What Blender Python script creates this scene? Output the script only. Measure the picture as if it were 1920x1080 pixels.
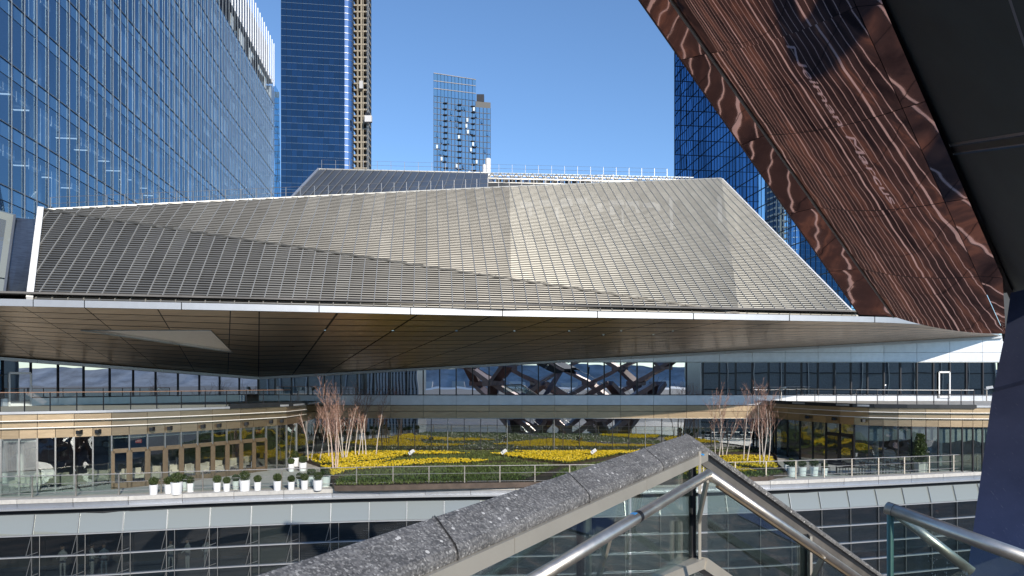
import bpy, math, random
from mathutils import Vector, Matrix
random.seed(7)
for o in list(bpy.data.objects): bpy.data.objects.remove(o)
SC = bpy.context.scene; COL = SC.collection
# ------------------------------------------------------------------ camera, sky, sun, exposure
F = 1280.0; CX = 960.0; HY = 715.0
cam = bpy.data.cameras.new('camera'); cam.sensor_width = 36; cam.lens = 24
cam.shift_y = (HY-540)/1920; cam.clip_start = .05; cam.clip_end = 6000
co = bpy.data.objects.new('camera', cam); co.rotation_euler = (math.radians(90), 0, 0); COL.objects.link(co); SC.camera = co
SUN_EL = math.radians(22.5); SUN_AZ = math.radians(25)      # azimuth: to the right of straight behind the camera
SV = Vector((math.sin(SUN_AZ)*math.cos(SUN_EL), -math.cos(SUN_AZ)*math.cos(SUN_EL), math.sin(SUN_EL)))
w = bpy.data.worlds.new('World'); SC.world = w; w.use_nodes = True
nt = w.node_tree; nt.nodes.clear()
sky = nt.nodes.new('ShaderNodeTexSky'); sky.sky_type = 'NISHITA'; sky.sun_disc = False
sky.sun_elevation = SUN_EL; sky.sun_rotation = math.atan2(SV.x, SV.y); sky.altitude = 100
sky.air_density = 1.0; sky.dust_density = 0; sky.ozone_density = 5.0
bg = nt.nodes.new('ShaderNodeBackground'); bg.inputs[1].default_value = .15
wo = nt.nodes.new('ShaderNodeOutputWorld'); nt.links.new(sky.outputs[0], bg.inputs[0]); nt.links.new(bg.outputs[0], wo.inputs[0])
sl = bpy.data.lights.new('sun', 'SUN'); sl.energy = 3.7; sl.angle = math.radians(.5); sl.color = (1, .93, .82)
so = bpy.data.objects.new('sun', sl); so.rotation_euler = SV.to_track_quat('Z', 'Y').to_euler(); COL.objects.link(so)
SC.view_settings.view_transform = 'Standard'; SC.view_settings.look = 'None'
SC.view_settings.gamma = 1; SC.view_settings.use_curve_mapping = False; SC.view_settings.exposure = .32
SC.render.engine = 'CYCLES'; SC.cycles.max_bounces = 10; SC.cycles.transparent_max_bounces = 16
SC.cycles.caustics_reflective = False; SC.cycles.caustics_refractive = False

# ------------------------------------------------------------------ helpers
def P(px, py, D): return Vector(((px-CX)/F*D, D, (HY-py)/F*D))
def G(px, py, z):                    # pixel on a level plane
    D = -z*F/(py-HY); return Vector(((px-CX)/F*D, D, z))
def onplane(px, py, p0, n):
    d = Vector(((px-CX)/F, 1, (HY-py)/F)); return d*(p0.dot(n)/d.dot(n))
class MB:
    def __init__(s): s.v = []; s.f = []
    def poly(s, pts, thick=0, n=None):
        pts = [Vector(p) for p in pts]
        if len(pts) < 3: return s
        k = len(s.v)
        if not thick:
            s.v += pts; s.f.append(tuple(range(k, k+len(pts)))); return s
        if n is None:
            n = Vector((0, 0, 0))
            for i in range(len(pts)):
                a, b = pts[i], pts[(i+1) % len(pts)]
                n += a.cross(b)
            n.normalize()
        m = len(pts); s.v += pts+[p-n*thick for p in pts]
        s.f.append(tuple(range(k, k+m))); s.f.append(tuple(range(k+2*m-1, k+m-1, -1)))
        for i in range(m): j = (i+1) % m; s.f.append((k+i, k+m+i, k+m+j, k+j))
        return s
    def box(s, c, sx, sy, sz, rz=0):
        c = Vector(c); k = len(s.v); R = Matrix.Rotation(rz, 3, 'Z')
        for z in (-1, 1):
            for x, y in ((-1, -1), (1, -1), (1, 1), (-1, 1)): s.v.append(c+R@Vector((x*sx/2, y*sy/2, z*sz/2)))
        s.f += [(k+3, k+2, k+1, k), (k+4, k+5, k+6, k+7)]+[(k+i, k+(i+1) % 4, k+4+(i+1) % 4, k+4+i) for i in range(4)]
        return s
    def beam(s, a, b, w, h, up=(0, 0, 1)):
        a, b = Vector(a), Vector(b); d = (b-a)
        if d.length < 1e-6: return s
        d.normalize(); u = Vector(up)
        x = d.cross(u)
        if x.length < 1e-4: x = d.cross(Vector((1, 0, 0)))
        x.normalize(); z = x.cross(d).normalized(); k = len(s.v)
        for p in (a, b):
            for i, j in ((-1, -1), (1, -1), (1, 1), (-1, 1)): s.v.append(p+x*(i*w/2)+z*(j*h/2))
        s.f += [(k, k+1, k+2, k+3), (k+7, k+6, k+5, k+4)]+[(k+i, k+4+i, k+4+(i+1) % 4, k+(i+1) % 4) for i in range(4)]
        return s
    def tube(s, a, b, r, r2=None, n=8, caps=True):
        a, b = Vector(a), Vector(b); r2 = r if r2 is None else r2; d = (b-a)
        if d.length < 1e-6: return s
        d.normalize(); x = d.cross(Vector((0, 0, 1)))
        if x.length < 1e-3: x = Vector((1, 0, 0))
        x.normalize(); y = d.cross(x); k = len(s.v)
        for p, q in ((a, r), (b, r2)):
            for i in range(n): t = 2*math.pi*i/n; s.v.append(p+(x*math.cos(t)+y*math.sin(t))*q)
        for i in range(n): j = (i+1) % n; s.f.append((k+i, k+j, k+n+j, k+n+i))
        if caps: s.f += [tuple(range(k+n-1, k-1, -1)), tuple(range(k+n, k+2*n))]
        return s
    def lathe(s, prof, c=(0, 0, 0), n=16):
        k = len(s.v); c = Vector(c)
        for r, z in prof:
            for i in range(n): t = 2*math.pi*i/n; s.v.append(c+Vector((r*math.cos(t), r*math.sin(t), z)))
        for q in range(len(prof)-1):
            for i in range(n): j = (i+1) % n; s.f.append((k+q*n+i, k+q*n+j, k+(q+1)*n+j, k+(q+1)*n+i))
        return s
    def blob(s, c, r, seed=0, n=1, sx=1, sz=1):
        import bmesh
        bm = bmesh.new(); bmesh.ops.create_icosphere(bm, subdivisions=n, radius=r); k = len(s.v); rr = random.Random(seed)
        for v in bm.verts:
            q = v.co*(1+rr.uniform(-.15, .15)); s.v.append(Vector(c)+Vector((q.x*sx, q.y*sx, q.z*sz)))
        for f in bm.faces: s.f.append(tuple(k+v.index for v in f.verts))
        bm.free(); return s
    def obj(s, name, mat, parent=None, smooth=False, **kw):
        off = ROOTLOC.get(parent.name, Vector((0, 0, 0))) if parent else Vector((0, 0, 0))
        me = bpy.data.meshes.new(name); me.from_pydata([tuple(p-off) for p in s.v], [], s.f); me.update()
        if smooth: me.polygons.foreach_set('use_smooth', [True]*len(me.polygons))
        me.materials.append(mat); o = bpy.data.objects.new(name, me); COL.objects.link(o)
        if parent: o.parent = parent; ROOTLOC[o.name] = off
        for k_, v_ in kw.items(): o[k_] = v_
        return o
ROOTLOC = {}
def thing(name, label, cat, loc=(0, 0, 0), group=None, local=False):
    o = bpy.data.objects.new(name, None); o.location = loc; o.empty_display_size = .3; COL.objects.link(o)
    o['label'] = label; o['category'] = cat
    if group: o['group'] = group
    ROOTLOC[o.name] = Vector((0, 0, 0)) if local else Vector(loc)
    return o
def dup(root, loc, rz=0, sc=1, label=None):
    r = root.copy(); COL.objects.link(r); r.location = loc; r.rotation_euler = (0, 0, rz); r.scale = (sc,)*3
    if label: r['label'] = label
    for ch in root.children:
        c = ch.copy(); COL.objects.link(c); c.parent = r
        for g in ch.children:
            d = g.copy(); COL.objects.link(d); d.parent = c
    return r

# ------------------------------------------------------------------ materials
def new(name):
    m = bpy.data.materials.new(name); m.use_nodes = True; t = m.node_tree
    return m, t, t.nodes['Principled BSDF']
def lnk(t, a, b): t.links.new(a, b)
def noise(t, scale, detail=4, vec=None, rough=.6, dist=0):
    n = t.nodes.new('ShaderNodeTexNoise'); n.inputs['Scale'].default_value = scale; n.inputs['Detail'].default_value = detail
    n.inputs['Roughness'].default_value = rough; n.inputs['Distortion'].default_value = dist
    if vec: lnk(t, vec, n.inputs['Vector'])
    return n
def ocoord(t, scale=(1, 1, 1), rnd=False):
    tc = t.nodes.new('ShaderNodeTexCoord'); mp = t.nodes.new('ShaderNodeMapping'); mp.inputs['Scale'].default_value = scale
    lnk(t, tc.outputs['Object'], mp.inputs['Vector'])
    if rnd:
        oi = t.nodes.new('ShaderNodeObjectInfo'); mu = t.nodes.new('ShaderNodeMath'); mu.operation = 'MULTIPLY'; mu.inputs[1].default_value = 57
        lnk(t, oi.outputs['Random'], mu.inputs[0]); lnk(t, mu.outputs[0], mp.inputs['Location'])
    return mp.outputs[0]
def ramp(t, fac, stops):
    r = t.nodes.new('ShaderNodeValToRGB'); e = r.color_ramp.elements
    while len(e) < len(stops): e.new(.5)
    for i, (p, c) in enumerate(stops): e[i].position = p; e[i].color = tuple(c)+(1,)
    lnk(t, fac, r.inputs[0]); return r.outputs[0]
def bump(t, h, strength, dist, bs):
    b = t.nodes.new('ShaderNodeBump'); b.inputs['Strength'].default_value = strength; b.inputs['Distance'].default_value = dist
    lnk(t, h, b.inputs['Height']); lnk(t, b.outputs[0], bs.inputs['Normal']); return b
def simple(name, col, rough=.6, metal=0, var=.12, vs=3, bmp=0, scale=(1, 1, 1), rnd=.0, brough=0):
    m, t, b = new(name); b.inputs['Roughness'].default_value = rough; b.inputs['Metallic'].default_value = metal
    v = ocoord(t, scale, True); n = noise(t, vs, 6, v)
    c = ramp(t, n.outputs[0], [(.3, [x*(1-var) for x in col]), (.7, [min(1, x*(1+var)) for x in col])])
    if rnd:
        oi = t.nodes.new('ShaderNodeObjectInfo'); h = t.nodes.new('ShaderNodeHueSaturation'); mr = t.nodes.new('ShaderNodeMapRange')
        mr.inputs['To Min'].default_value = 1-rnd; mr.inputs['To Max'].default_value = 1+rnd
        lnk(t, oi.outputs['Random'], mr.inputs[0]); lnk(t, mr.outputs[0], h.inputs['Value']); lnk(t, c, h.inputs['Color']); c = h.outputs[0]
    lnk(t, c, b.inputs['Base Color'])
    if brough:
        mr = t.nodes.new('ShaderNodeMapRange'); mr.inputs['To Min'].default_value = rough-brough; mr.inputs['To Max'].default_value = rough+brough
        lnk(t, n.outputs[0], mr.inputs[0]); lnk(t, mr.outputs[0], b.inputs['Roughness'])
    if bmp: bump(t, n.outputs[0], 1, bmp, b)
    return m
def glass(name, tint, refl=.5, body=(.02, .03, .04), trans=.0, wave=.01, ws=.6, rcol=(1, 1, 1), rnd=.0, rough=.0):
    """architectural glass: fresnel-weighted mirror over a dark body or a tinted see-through"""
    m = bpy.data.materials.new(name); m.use_nodes = True; t = m.node_tree; t.nodes.clear(); N = t.nodes.new
    out = N('ShaderNodeOutputMaterial'); gl = N('ShaderNodeBsdfGlossy'); gl.inputs['Roughness'].default_value = rough; gl.inputs['Color'].default_value = rcol+(1,)
    df = N('ShaderNodeBsdfDiffuse'); df.inputs['Color'].default_value = body+(1,)
    tr = N('ShaderNodeBsdfTransparent'); tr.inputs['Color'].default_value = tint+(1,)
    m1 = N('ShaderNodeMixShader'); m1.inputs[0].default_value = trans; lnk(t, df.outputs[0], m1.inputs[1]); lnk(t, tr.outputs[0], m1.inputs[2])
    fr = N('ShaderNodeLayerWeight'); fr.inputs['Blend'].default_value = .35
    mr = N('ShaderNodeMapRange'); mr.inputs['To Min'].default_value = refl; mr.inputs['To Max'].default_value = min(1, refl+(.5 if refl > .04 else .25))
    lnk(t, fr.outputs['Fresnel'], mr.inputs[0]); fac = mr.outputs[0]
    if rnd:
        oi = N('ShaderNodeObjectInfo'); mm = N('ShaderNodeMath'); mm.operation = 'MULTIPLY_ADD'; mm.inputs[1].default_value = rnd
        lnk(t, oi.outputs['Random'], mm.inputs[0]); lnk(t, fac, mm.inputs[2]); fac = mm.outputs[0]
    m2 = N('ShaderNodeMixShader'); lnk(t, fac, m2.inputs[0]); lnk(t, m1.outputs[0], m2.inputs[1]); lnk(t, gl.outputs[0], m2.inputs[2])
    v = ocoord(t, (1, 1, 1), True); n = noise(t, ws, 1, v)
    b = N('ShaderNodeBump'); b.inputs['Strength'].default_value = 1; b.inputs['Distance'].default_value = wave
    lnk(t, n.outputs[0], b.inputs['Height']); lnk(t, b.outputs[0], gl.inputs['Normal']); lnk(t, m2.outputs[0], out.inputs[0])
    return m
M = {}
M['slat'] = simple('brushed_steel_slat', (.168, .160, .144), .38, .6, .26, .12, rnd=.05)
M['slat_sun'] = simple('sunlit_steel_slat', (.27, .258, .228), .40, .6, .18, .12, rnd=.04)  # lighter copy of the slat steel: sun on the right facets put into colour
M['backing'] = simple('steel_backing', (.13, .12, .105), .5, .6, .35, .5, scale=(1, 1, 2.5))
M['rib'] = simple('steel_rib', (.42, .40, .36), .4, .5, .08)
M['trim'] = simple('pale_steel_trim', (.44, .45, .47), .38, .45, .05, 2)
M['white_trim'] = simple('cream_trim', (.90, .86, .80), .5, .1, .04)
M['silver'] = simple('silver_panel', (.54, .55, .58), .36, .85, .07, 2, rnd=.06, bmp=.004)
M['gold'] = simple('bronze_panel', (.44, .335, .22), .34, .85, .12, 1.5, scale=(1, 1, 6), rnd=.14)
M['soffit'] = simple('soffit_steel', (.60, .47, .33), .30, .95, .18, .8, scale=(1, 6, 1), rnd=.10, bmp=.012, brough=.06)
M['recess'] = simple('recess_panel', (.90, .85, .80), .6, 0, .05, rnd=.05)
M['dark'] = simple('dark_metal', (.025, .028, .032), .5, .3, .2)
M['mull'] = simple('mullion_metal', (.035, .035, .04), .4, .6, .1)
M['mull_l'] = simple('light_mullion', (.36, .36, .35), .35, .8, .08)
M['bronze_frame'] = simple('bronze_door_frame', (.24, .175, .11), .42, .6, .12)
M['paving'] = simple('granite_paving', (.52, .50, .465), .75, 0, .14, 5, rnd=.06)
M['plaza'] = simple('plaza_paving', (.10, .08, .07), .7, 0, .25, .6)
def m_plaza():
    m, t, b = new('mixed_plaza_paving'); b.inputs['Roughness'].default_value = .6; v = ocoord(t, (.55, 1.3, 1)); mp2 = t.nodes.new('ShaderNodeMapping'); mp2.inputs['Rotation'].default_value = (0, 0, -.43); lnk(t, v, mp2.inputs['Vector'])
    n = noise(t, .42, 5, mp2.outputs[0], .62, .6); c = ramp(t, n.outputs[0], [(.34, (.018, .015, .016)), (.45, (.07, .055, .05)), (.54, (.12, .085, .07)), (.60, (.26, .16, .11)), (.66, (.10, .075, .065)), (.74, (.20, .17, .15))])
    lnk(t, c, b.inputs['Base Color']); return m
M['plaza'] = m_plaza()
M['stripe'] = simple('pale_paving_stripe', (.88, .82, .74), .6, 0, .08, 2)
M['white'] = simple('white_paint', (.80, .80, .80), .45, 0, .03)
M['leaf'] = simple('leaf', (.07, .10, .03), .5, 0, .5, 9)
M['leaf2'] = simple('bed_leaf', (.20, .25, .08), .45, 0, .5, 3)
M['petal'] = simple('yellow_petal', (.84, .63, .03), .5, 0, .12, 6)
M['soil'] = simple('soil', (.07, .05, .035), .9, 0, .4, 4)
M['steel_edge'] = simple('rusty_bed_edging', (.09, .065, .05), .6, .3, .3, 2)
M['bark'] = simple('birch_bark', (.62, .47, .40), .7, 0, .3, 6)
M['twig'] = simple('birch_twig', (.36, .21, .16), .7, 0, .2, 6)
M['bark2'] = simple('pale_bark', (.60, .53, .47), .7, 0, .3, 6)
M['rail'] = simple('brushed_steel', (.66, .60, .52), .38, .9, .14, 3, scale=(3, 3, 3), brough=.09)
M['rail_d'] = simple('thin_rail_steel', (.42, .39, .36), .4, .8, .1)
M['edge_side'] = simple('satin_steel_side', (.50, .46, .39), .45, .45, .10, 1.2, brough=.08)
M['interior'] = simple('interior_wall', (.16, .15, .14), .9, 0, .3, .4)
M['interior_l'] = simple('office_wall', (.34, .42, .50), .9, 0, .25, .15)
M['slab'] = simple('concrete_slab', (.30, .34, .40), .8, 0, .1)
M['blind'] = simple('blind_or_reflection_strip', (.74, .80, .82), .8, 0, .05)
M['sofa'] = simple('cream_upholstery', (.72, .66, .55), .8, 0, .08)
M['red'] = simple('red_sign', (.65, .09, .05), .5, 0, .04)
M['orange'] = simple('orange_cloth', (.75, .20, .05), .8, 0, .05)
M['skin'] = simple('skin', (.45, .28, .2), .6, 0, .05)
M['cloth_w'] = simple('white_cloth', (.8, .8, .8), .8, 0, .05)
M['blue_film'] = simple('blue_protective_film', (.02, .25, .60), .3, 0, .05)
M['river'] = simple('river_water', (.22, .32, .42), .6, 0, .1, .02)
M['hill'] = simple('hazed_wooded_hill', (.36, .38, .40), .9, 0, .4, .02)  # distance haze put into the pale grey of the hills
M['far_b'] = simple('pale_far_building', (.55, .53, .52), .8, 0, .1, rnd=.3)
M['concrete'] = simple('construction_concrete', (.34, .29, .22), .8, 0, .25, .4)
M['ground'] = simple('ground', (.12, .12, .12), .9, 0, .2, .05)
M['plaza2'] = simple('kerb_stone', (.30, .20, .13), .8, 0, .3, 1)
M['autumn'] = simple('autumn_planting', (.32, .15, .05), .8, 0, .6, 4)
M['g_shop'] = glass('shop_window_glass', (.75, .80, .80), .56, (.015, .02, .025), .55, .0025, .5, (.93, .97, 1))
M['g_upper'] = glass('upper_window_glass', (.6, .7, .75), .66, (.012, .018, .026), 0, .003, .4, (.84, .87, .92), .08)
M['g_drum'] = glass('restaurant_glass', (.85, .9, .88), .20, (.02, .02, .02), .97, .018, .8, (.95, .98, 1))
M['g_low'] = glass('dark_curtain_glass', (.66, .70, .70), .07, (.02, .024, .028), .80, .006, .5, (.75, .82, .9))
M['g_rail'] = glass('balustrade_glass', (.80, .88, .86), .05, (.02, .03, .03), 1, .0005, 1)
M['g_span'] = glass('grey_spandrel_glass', (0, 0, 0), .08, (.26, .275, .25), 0, .01, .3, (.6, .65, .7), .05)
M['g_officeL'] = glass('office_glass', (.62, .78, .92), .22, (.06, .11, .19), .80, .005, .35, (.50, .70, .88), .08)
M['g_spanL'] = glass('office_spandrel_glass', (0, 0, 0), .20, (.07, .15, .26), 0, .005, .35, (.50, .70, .88), .05)
M['g_blue'] = glass('deep_blue_glass', (0, 0, 0), .30, (.008, .02, .04), 0, .002, .2, (.105, .19, .30), .18)
M['g_sky'] = glass('sky_blue_glass', (0, 0, 0), .35, (.09, .19, .30), 0, .01, .2, (.42, .56, .70), .2)
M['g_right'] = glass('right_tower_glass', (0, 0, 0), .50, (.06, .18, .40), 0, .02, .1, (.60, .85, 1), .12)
M['line_b'] = simple('blue_grey_line', (.10, .16, .24), .5, .3, .05)
M['line_l'] = simple('tower_mullion', (.22, .25, .28), .45, .5, .08)
M['plate_shade'] = simple('shaded_steel_plate', (.20, .18, .155), .5, .5, .25, 3, brough=.1)  # darker copy of the side plate steel, shade put into its colour
M['g_fin'] = simple('white_fin', (.82, .84, .88), .4, .2, .03)

def leafy(m, amt):
    t = m.node_tree; b = t.nodes['Principled BSDF']; o = t.nodes['Material Output']; tr = t.nodes.new('ShaderNodeBsdfTranslucent'); mx = t.nodes.new('ShaderNodeMixShader'); mx.inputs[0].default_value = amt
    src = b.inputs['Base Color'].links[0].from_socket; lnk(t, src, tr.inputs['Color']); lnk(t, b.outputs[0], mx.inputs[1]); lnk(t, tr.outputs[0], mx.inputs[2]); lnk(t, mx.outputs[0], o.inputs[0])
leafy(M['petal'], .4); leafy(M['leaf2'], .4); leafy(M['leaf'], .3)
def m_granite():
    m, t, b = new('speckled_granite'); v = ocoord(t)
    vo = t.nodes.new('ShaderNodeTexVoronoi'); vo.inputs['Scale'].default_value = 115; lnk(t, v, vo.inputs['Vector'])
    sep = t.nodes.new('ShaderNodeSeparateColor'); lnk(t, vo.outputs['Color'], sep.inputs[0])
    c1 = ramp(t, sep.outputs[0], [(0, (.025, .024, .024)), (.30, (.06, .058, .056)), (.6, (.15, .14, .135)), (.88, (.26, .25, .235)), (1, (.5, .48, .45))])
    n = noise(t, 5, 6, v); c2 = ramp(t, n.outputs[0], [(.35, (.10, .095, .09)), (.7, (.27, .26, .25))])
    mx = t.nodes.new('ShaderNodeMix'); mx.data_type = 'RGBA'; mx.inputs[0].default_value = .42; lnk(t, c1, mx.inputs[6]); lnk(t, c2, mx.inputs[7])
    # larger pale chips
    v2 = t.nodes.new('ShaderNodeTexVoronoi'); v2.inputs['Scale'].default_value = 26; lnk(t, v, v2.inputs['Vector'])
    s2 = t.nodes.new('ShaderNodeSeparateColor'); lnk(t, v2.outputs['Color'], s2.inputs[0])
    a = t.nodes.new('ShaderNodeMath'); a.operation = 'LESS_THAN'; a.inputs[1].default_value = .25; lnk(t, v2.outputs['Distance'], a.inputs[0])
    bq = t.nodes.new('ShaderNodeMath'); bq.operation = 'GREATER_THAN'; bq.inputs[1].default_value = .85; lnk(t, s2.outputs[0], bq.inputs[0])
    mu = t.nodes.new('ShaderNodeMath'); mu.operation = 'MULTIPLY'; lnk(t, a.outputs[0], mu.inputs[0]); lnk(t, bq.outputs[0], mu.inputs[1])
    m3 = t.nodes.new('ShaderNodeMix'); m3.data_type = 'RGBA'; lnk(t, mu.outputs[0], m3.inputs[0]); lnk(t, mx.outputs[2], m3.inputs[6]); m3.inputs[7].default_value = (.55, .53, .50, 1)
    lnk(t, m3.outputs[2], b.inputs['Base Color']); b.inputs['Roughness'].default_value = .62
    n2 = noise(t, 60, 5, v); bump(t, n2.outputs[0], .8, .004, b); return m
M['granite'] = m_granite()
def m_copper():
    m, t, b = new('polished_copper_steel'); b.inputs['Metallic'].default_value = 1; b.inputs['Roughness'].default_value = .02
    v = ocoord(t); n = noise(t, 2.0, 4, v); c = ramp(t, n.outputs[0], [(.3, (.52, .30, .25)), (.7, (.64, .38, .32))])
    lnk(t, c, b.inputs['Base Color']); n2 = noise(t, .7, 2, v); bump(t, n2.outputs[0], 1, .0045, b); return m
M['copper'] = m_copper()
def m_darkpanel(name, base, rough, metal, scr=0):
    m, t, b = new(name); b.inputs['Metallic'].default_value = metal; b.inputs['Roughness'].default_value = rough
    v = ocoord(t); n = noise(t, 1.2, 8, v); c = ramp(t, n.outputs[0], [(.3, [x*.8 for x in base]), (.7, [x*1.2 for x in base])])
    if scr:
        mp = t.nodes.new('ShaderNodeMapping'); mp.inputs['Rotation'].default_value = (.3, .5, .8); mp.inputs['Scale'].default_value = (60, 1.2, 14)
        lnk(t, v, mp.inputs['Vector']); n3 = noise(t, 1.6, 3, mp.outputs[0]); s = ramp(t, n3.outputs[0], [(.66, (0, 0, 0)), (.74, (1, 1, 1))])
        mx = t.nodes.new('ShaderNodeMix'); mx.data_type = 'RGBA'; mu = t.nodes.new('ShaderNodeMath'); mu.operation = 'MULTIPLY'; mu.inputs[1].default_value = scr
        lnk(t, s, mu.inputs[0]); lnk(t, mu.outputs[0], mx.inputs[0]); lnk(t, c, mx.inputs[6]); mx.inputs[7].default_value = (.45, .45, .48, 1); c = mx.outputs[2]
    lnk(t, c, b.inputs['Base Color']); n4 = noise(t, 220, 3, v); bump(t, n4.outputs[0], .3, .002, b); return m
M['black_panel'] = m_darkpanel('dark_slate_steel', (.032, .048, .058), .55, .2)
M['blue_panel'] = m_darkpanel('scratched_blue_steel', (.15, .17, .27), .30, .8, .6)
M['stair_dark'] = simple('dark_copper_stair', (.24, .155, .135), .45, .7, .2, 1)

# ------------------------------------------------------------------ setting: ground, plaza, river, hills
MB().box((0, 1000, -14.6), 6000, 4200, 1).obj('ground', M['ground'], kind='structure')
MB().box((0, -26, -14.05), 150, 190, .1).obj('plaza', M['plaza'], kind='structure')
sd_ = Vector((.909, .417, 0)); sn_ = Vector((-.417, .909, 0)); rs = random.Random(4)
for i in range(-16, 17):
    c = Vector((6, 22, -13.992))+sn_*(i*.84); MB().beam(c-sd_*16, c+sd_*16, .065+.16*(i % 7 == 0), .01).obj('paving_strip', M['stripe'], kind='structure')
for i in range(-8, 12):
    c = Vector((6, 22, -13.99))+sd_*(i*2.4); MB().beam(c-sn_*12, c+sn_*12, .03, .01).obj('paving_joint', M['dark'], kind='structure')
def flat_text(txt, size, mat, ext=.003, shear=0):
    fc = bpy.data.curves.new('lettering', 'FONT'); fc.body = txt; fc.size = size; fc.align_x = 'CENTER'; fc.align_y = 'CENTER'; fc.extrude = ext; fc.shear = shear
    fo = bpy.data.objects.new('tmp', fc); COL.objects.link(fo); dg = bpy.context.evaluated_depsgraph_get(); me = bpy.data.meshes.new_from_object(fo.evaluated_get(dg)); bpy.data.objects.remove(fo)
    me.materials.clear(); me.materials.append(mat); o = bpy.data.objects.new('lettering', me); COL.objects.link(o); return o
t_s = thing('reflection_lettering', 'pale shop name lettering added flat on the plaza for its reflection in the copper', 'sign', (7.0, 20.4, -13.96), None, True)  # reversed letters added for the copper's reflection; the shop's own sign is elsewhere
o = flat_text('Neiman Marcus', 1.3, M['white'], .01, .35); o.parent = t_s
o.matrix_local = Matrix(((.92, .40, 0, 0), (.39, -.92, 0, 0), (0, 0, -1, 0), (0, 0, 0, 1)))
MB().box((0, -900, -14.9), 6000, 1500, .2).obj('river', M['river'], kind='structure')
import bmesh
hm = MB(); N_ = 160
for i in range(N_):
    x0, x1 = -2200+4400*i/N_, -2200+4400*(i+1)/N_
    h = lambda x: 36+7*math.sin(x*.0021+1)+2.5*math.sin(x*.011)+1.2*math.sin(x*.047)+.6*math.sin(x*.21)
    k = len(hm.v); hm.v += [Vector((x0, -1600, -15)), Vector((x1, -1600, -15)), Vector((x1, -1720, h(x1))), Vector((x0, -1720, h(x0))), Vector((x0, -2100, h(x0)-30)), Vector((x1, -2100, h(x1)-30))]
    hm.f += [(k, k+1, k+2, k+3), (k+3, k+2, k+5, k+4)]
for y0_ in range(-1600, 1500, 60):
    k = len(hm.v); hh = lambda y: 34+6*math.sin(y*.004)+2*math.sin(y*.03); hm.v += [Vector((1900, y0_, -15)), Vector((1900, y0_+60, -15)), Vector((2050, y0_+60, hh(y0_+60))), Vector((2050, y0_, hh(y0_)))]; hm.f.append((k, k+1, k+2, k+3))
hm.obj('hills', M['hill'], kind='structure')

# ------------------------------------------------------------------ curve tools
def ctrl_to_xy(lst, z): return [G(px, py, z).xy for px, py in lst]
def smooth(pts, n=10):
    out = []
    for i in range(len(pts)-1):
        p0 = pts[max(0, i-1)]; p1 = pts[i]; p2 = pts[i+1]; p3 = pts[min(len(pts)-1, i+2)]
        for k in range(n):
            t = k/n; out.append(.5*((2*p1)+(p2-p0)*t+(2*p0-5*p1+4*p2-p3)*t*t+(3*p1-p0-3*p2+p3)*t**3))
    out.append(pts[-1]); return out
def at_px(curve, px):                 # where a vertical sight plane meets the curve
    k = (px-CX)/F; best = None
    for a, b in zip(curve, curve[1:]):
        fa, fb = a.x-k*a.y, b.x-k*b.y
        if fa*fb <= 0 and fa != fb:
            q = a.lerp(b, fa/(fa-fb))
            if best is None or q.y < best.y: best = q
    return best
def offset(curve, d):                 # positive d: towards the viewer
    out = []
    for i, p in enumerate(curve):
        a = curve[max(0, i-1)]; b = curve[min(len(curve)-1, i+1)]; t = (b-a).normalized(); n = Vector((t.y, -t.x))
        if n.y > 0 and abs(n.y) > .2: n = -n
        out.append(p+n*d)
    return out
def V3(p, z): return Vector((p.x, p.y, z))
def clip(poly, n, d):                 # keep n.p >= d
    out = []
    for i in range(len(poly)):
        a, b = poly[i], poly[(i+1) % len(poly)]; fa, fb = n.dot(a)-d, n.dot(b)-d
        if fa >= 0: out.append(a)
        if fa*fb < 0: out.append(a.lerp(b, fa/(fa-fb)))
    return out
def resample(curve, step):
    out = [curve[0]]; acc = 0
    for a, b in zip(curve, curve[1:]):
        L = (b-a).length; s = step-acc
        while s <= L: out.append(a.lerp(b, s/L)); s += step
        acc = (acc+L) % step
    return out

# ================================================================== SHOPPING CENTRE
MALL = thing('shopping_centre', 'low shopping centre with a faceted steel louvre roof above bronze soffit and curved glass restaurants', 'building', (0, 58, -14))
def mp_(mb, name, mat, parent=MALL, **k): return mb.obj(name, mat, parent, **k)
ZT = -6.1; ZD = -1.66
WY = 58.0
# ---- front edge line of the canopy (z = 4)
ZE = 4.0
edge_px = [(-260, 560), (-120, 563), (0, 567), (480, 577), (942, 587), (1300, 593), (1600, 598.5), (1700, 602), (1790, 609), (1840, 617), (1878, 627)]
EDGE = [G(px, py, -ZE*-1).xy if False else Vector(((px-CX)/F*(ZE*F/(HY-py)), ZE*F/(HY-py))) for px, py in edge_px]
def edge_at(px):
    q = at_px(EDGE, px); return V3(q, ZE)
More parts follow.
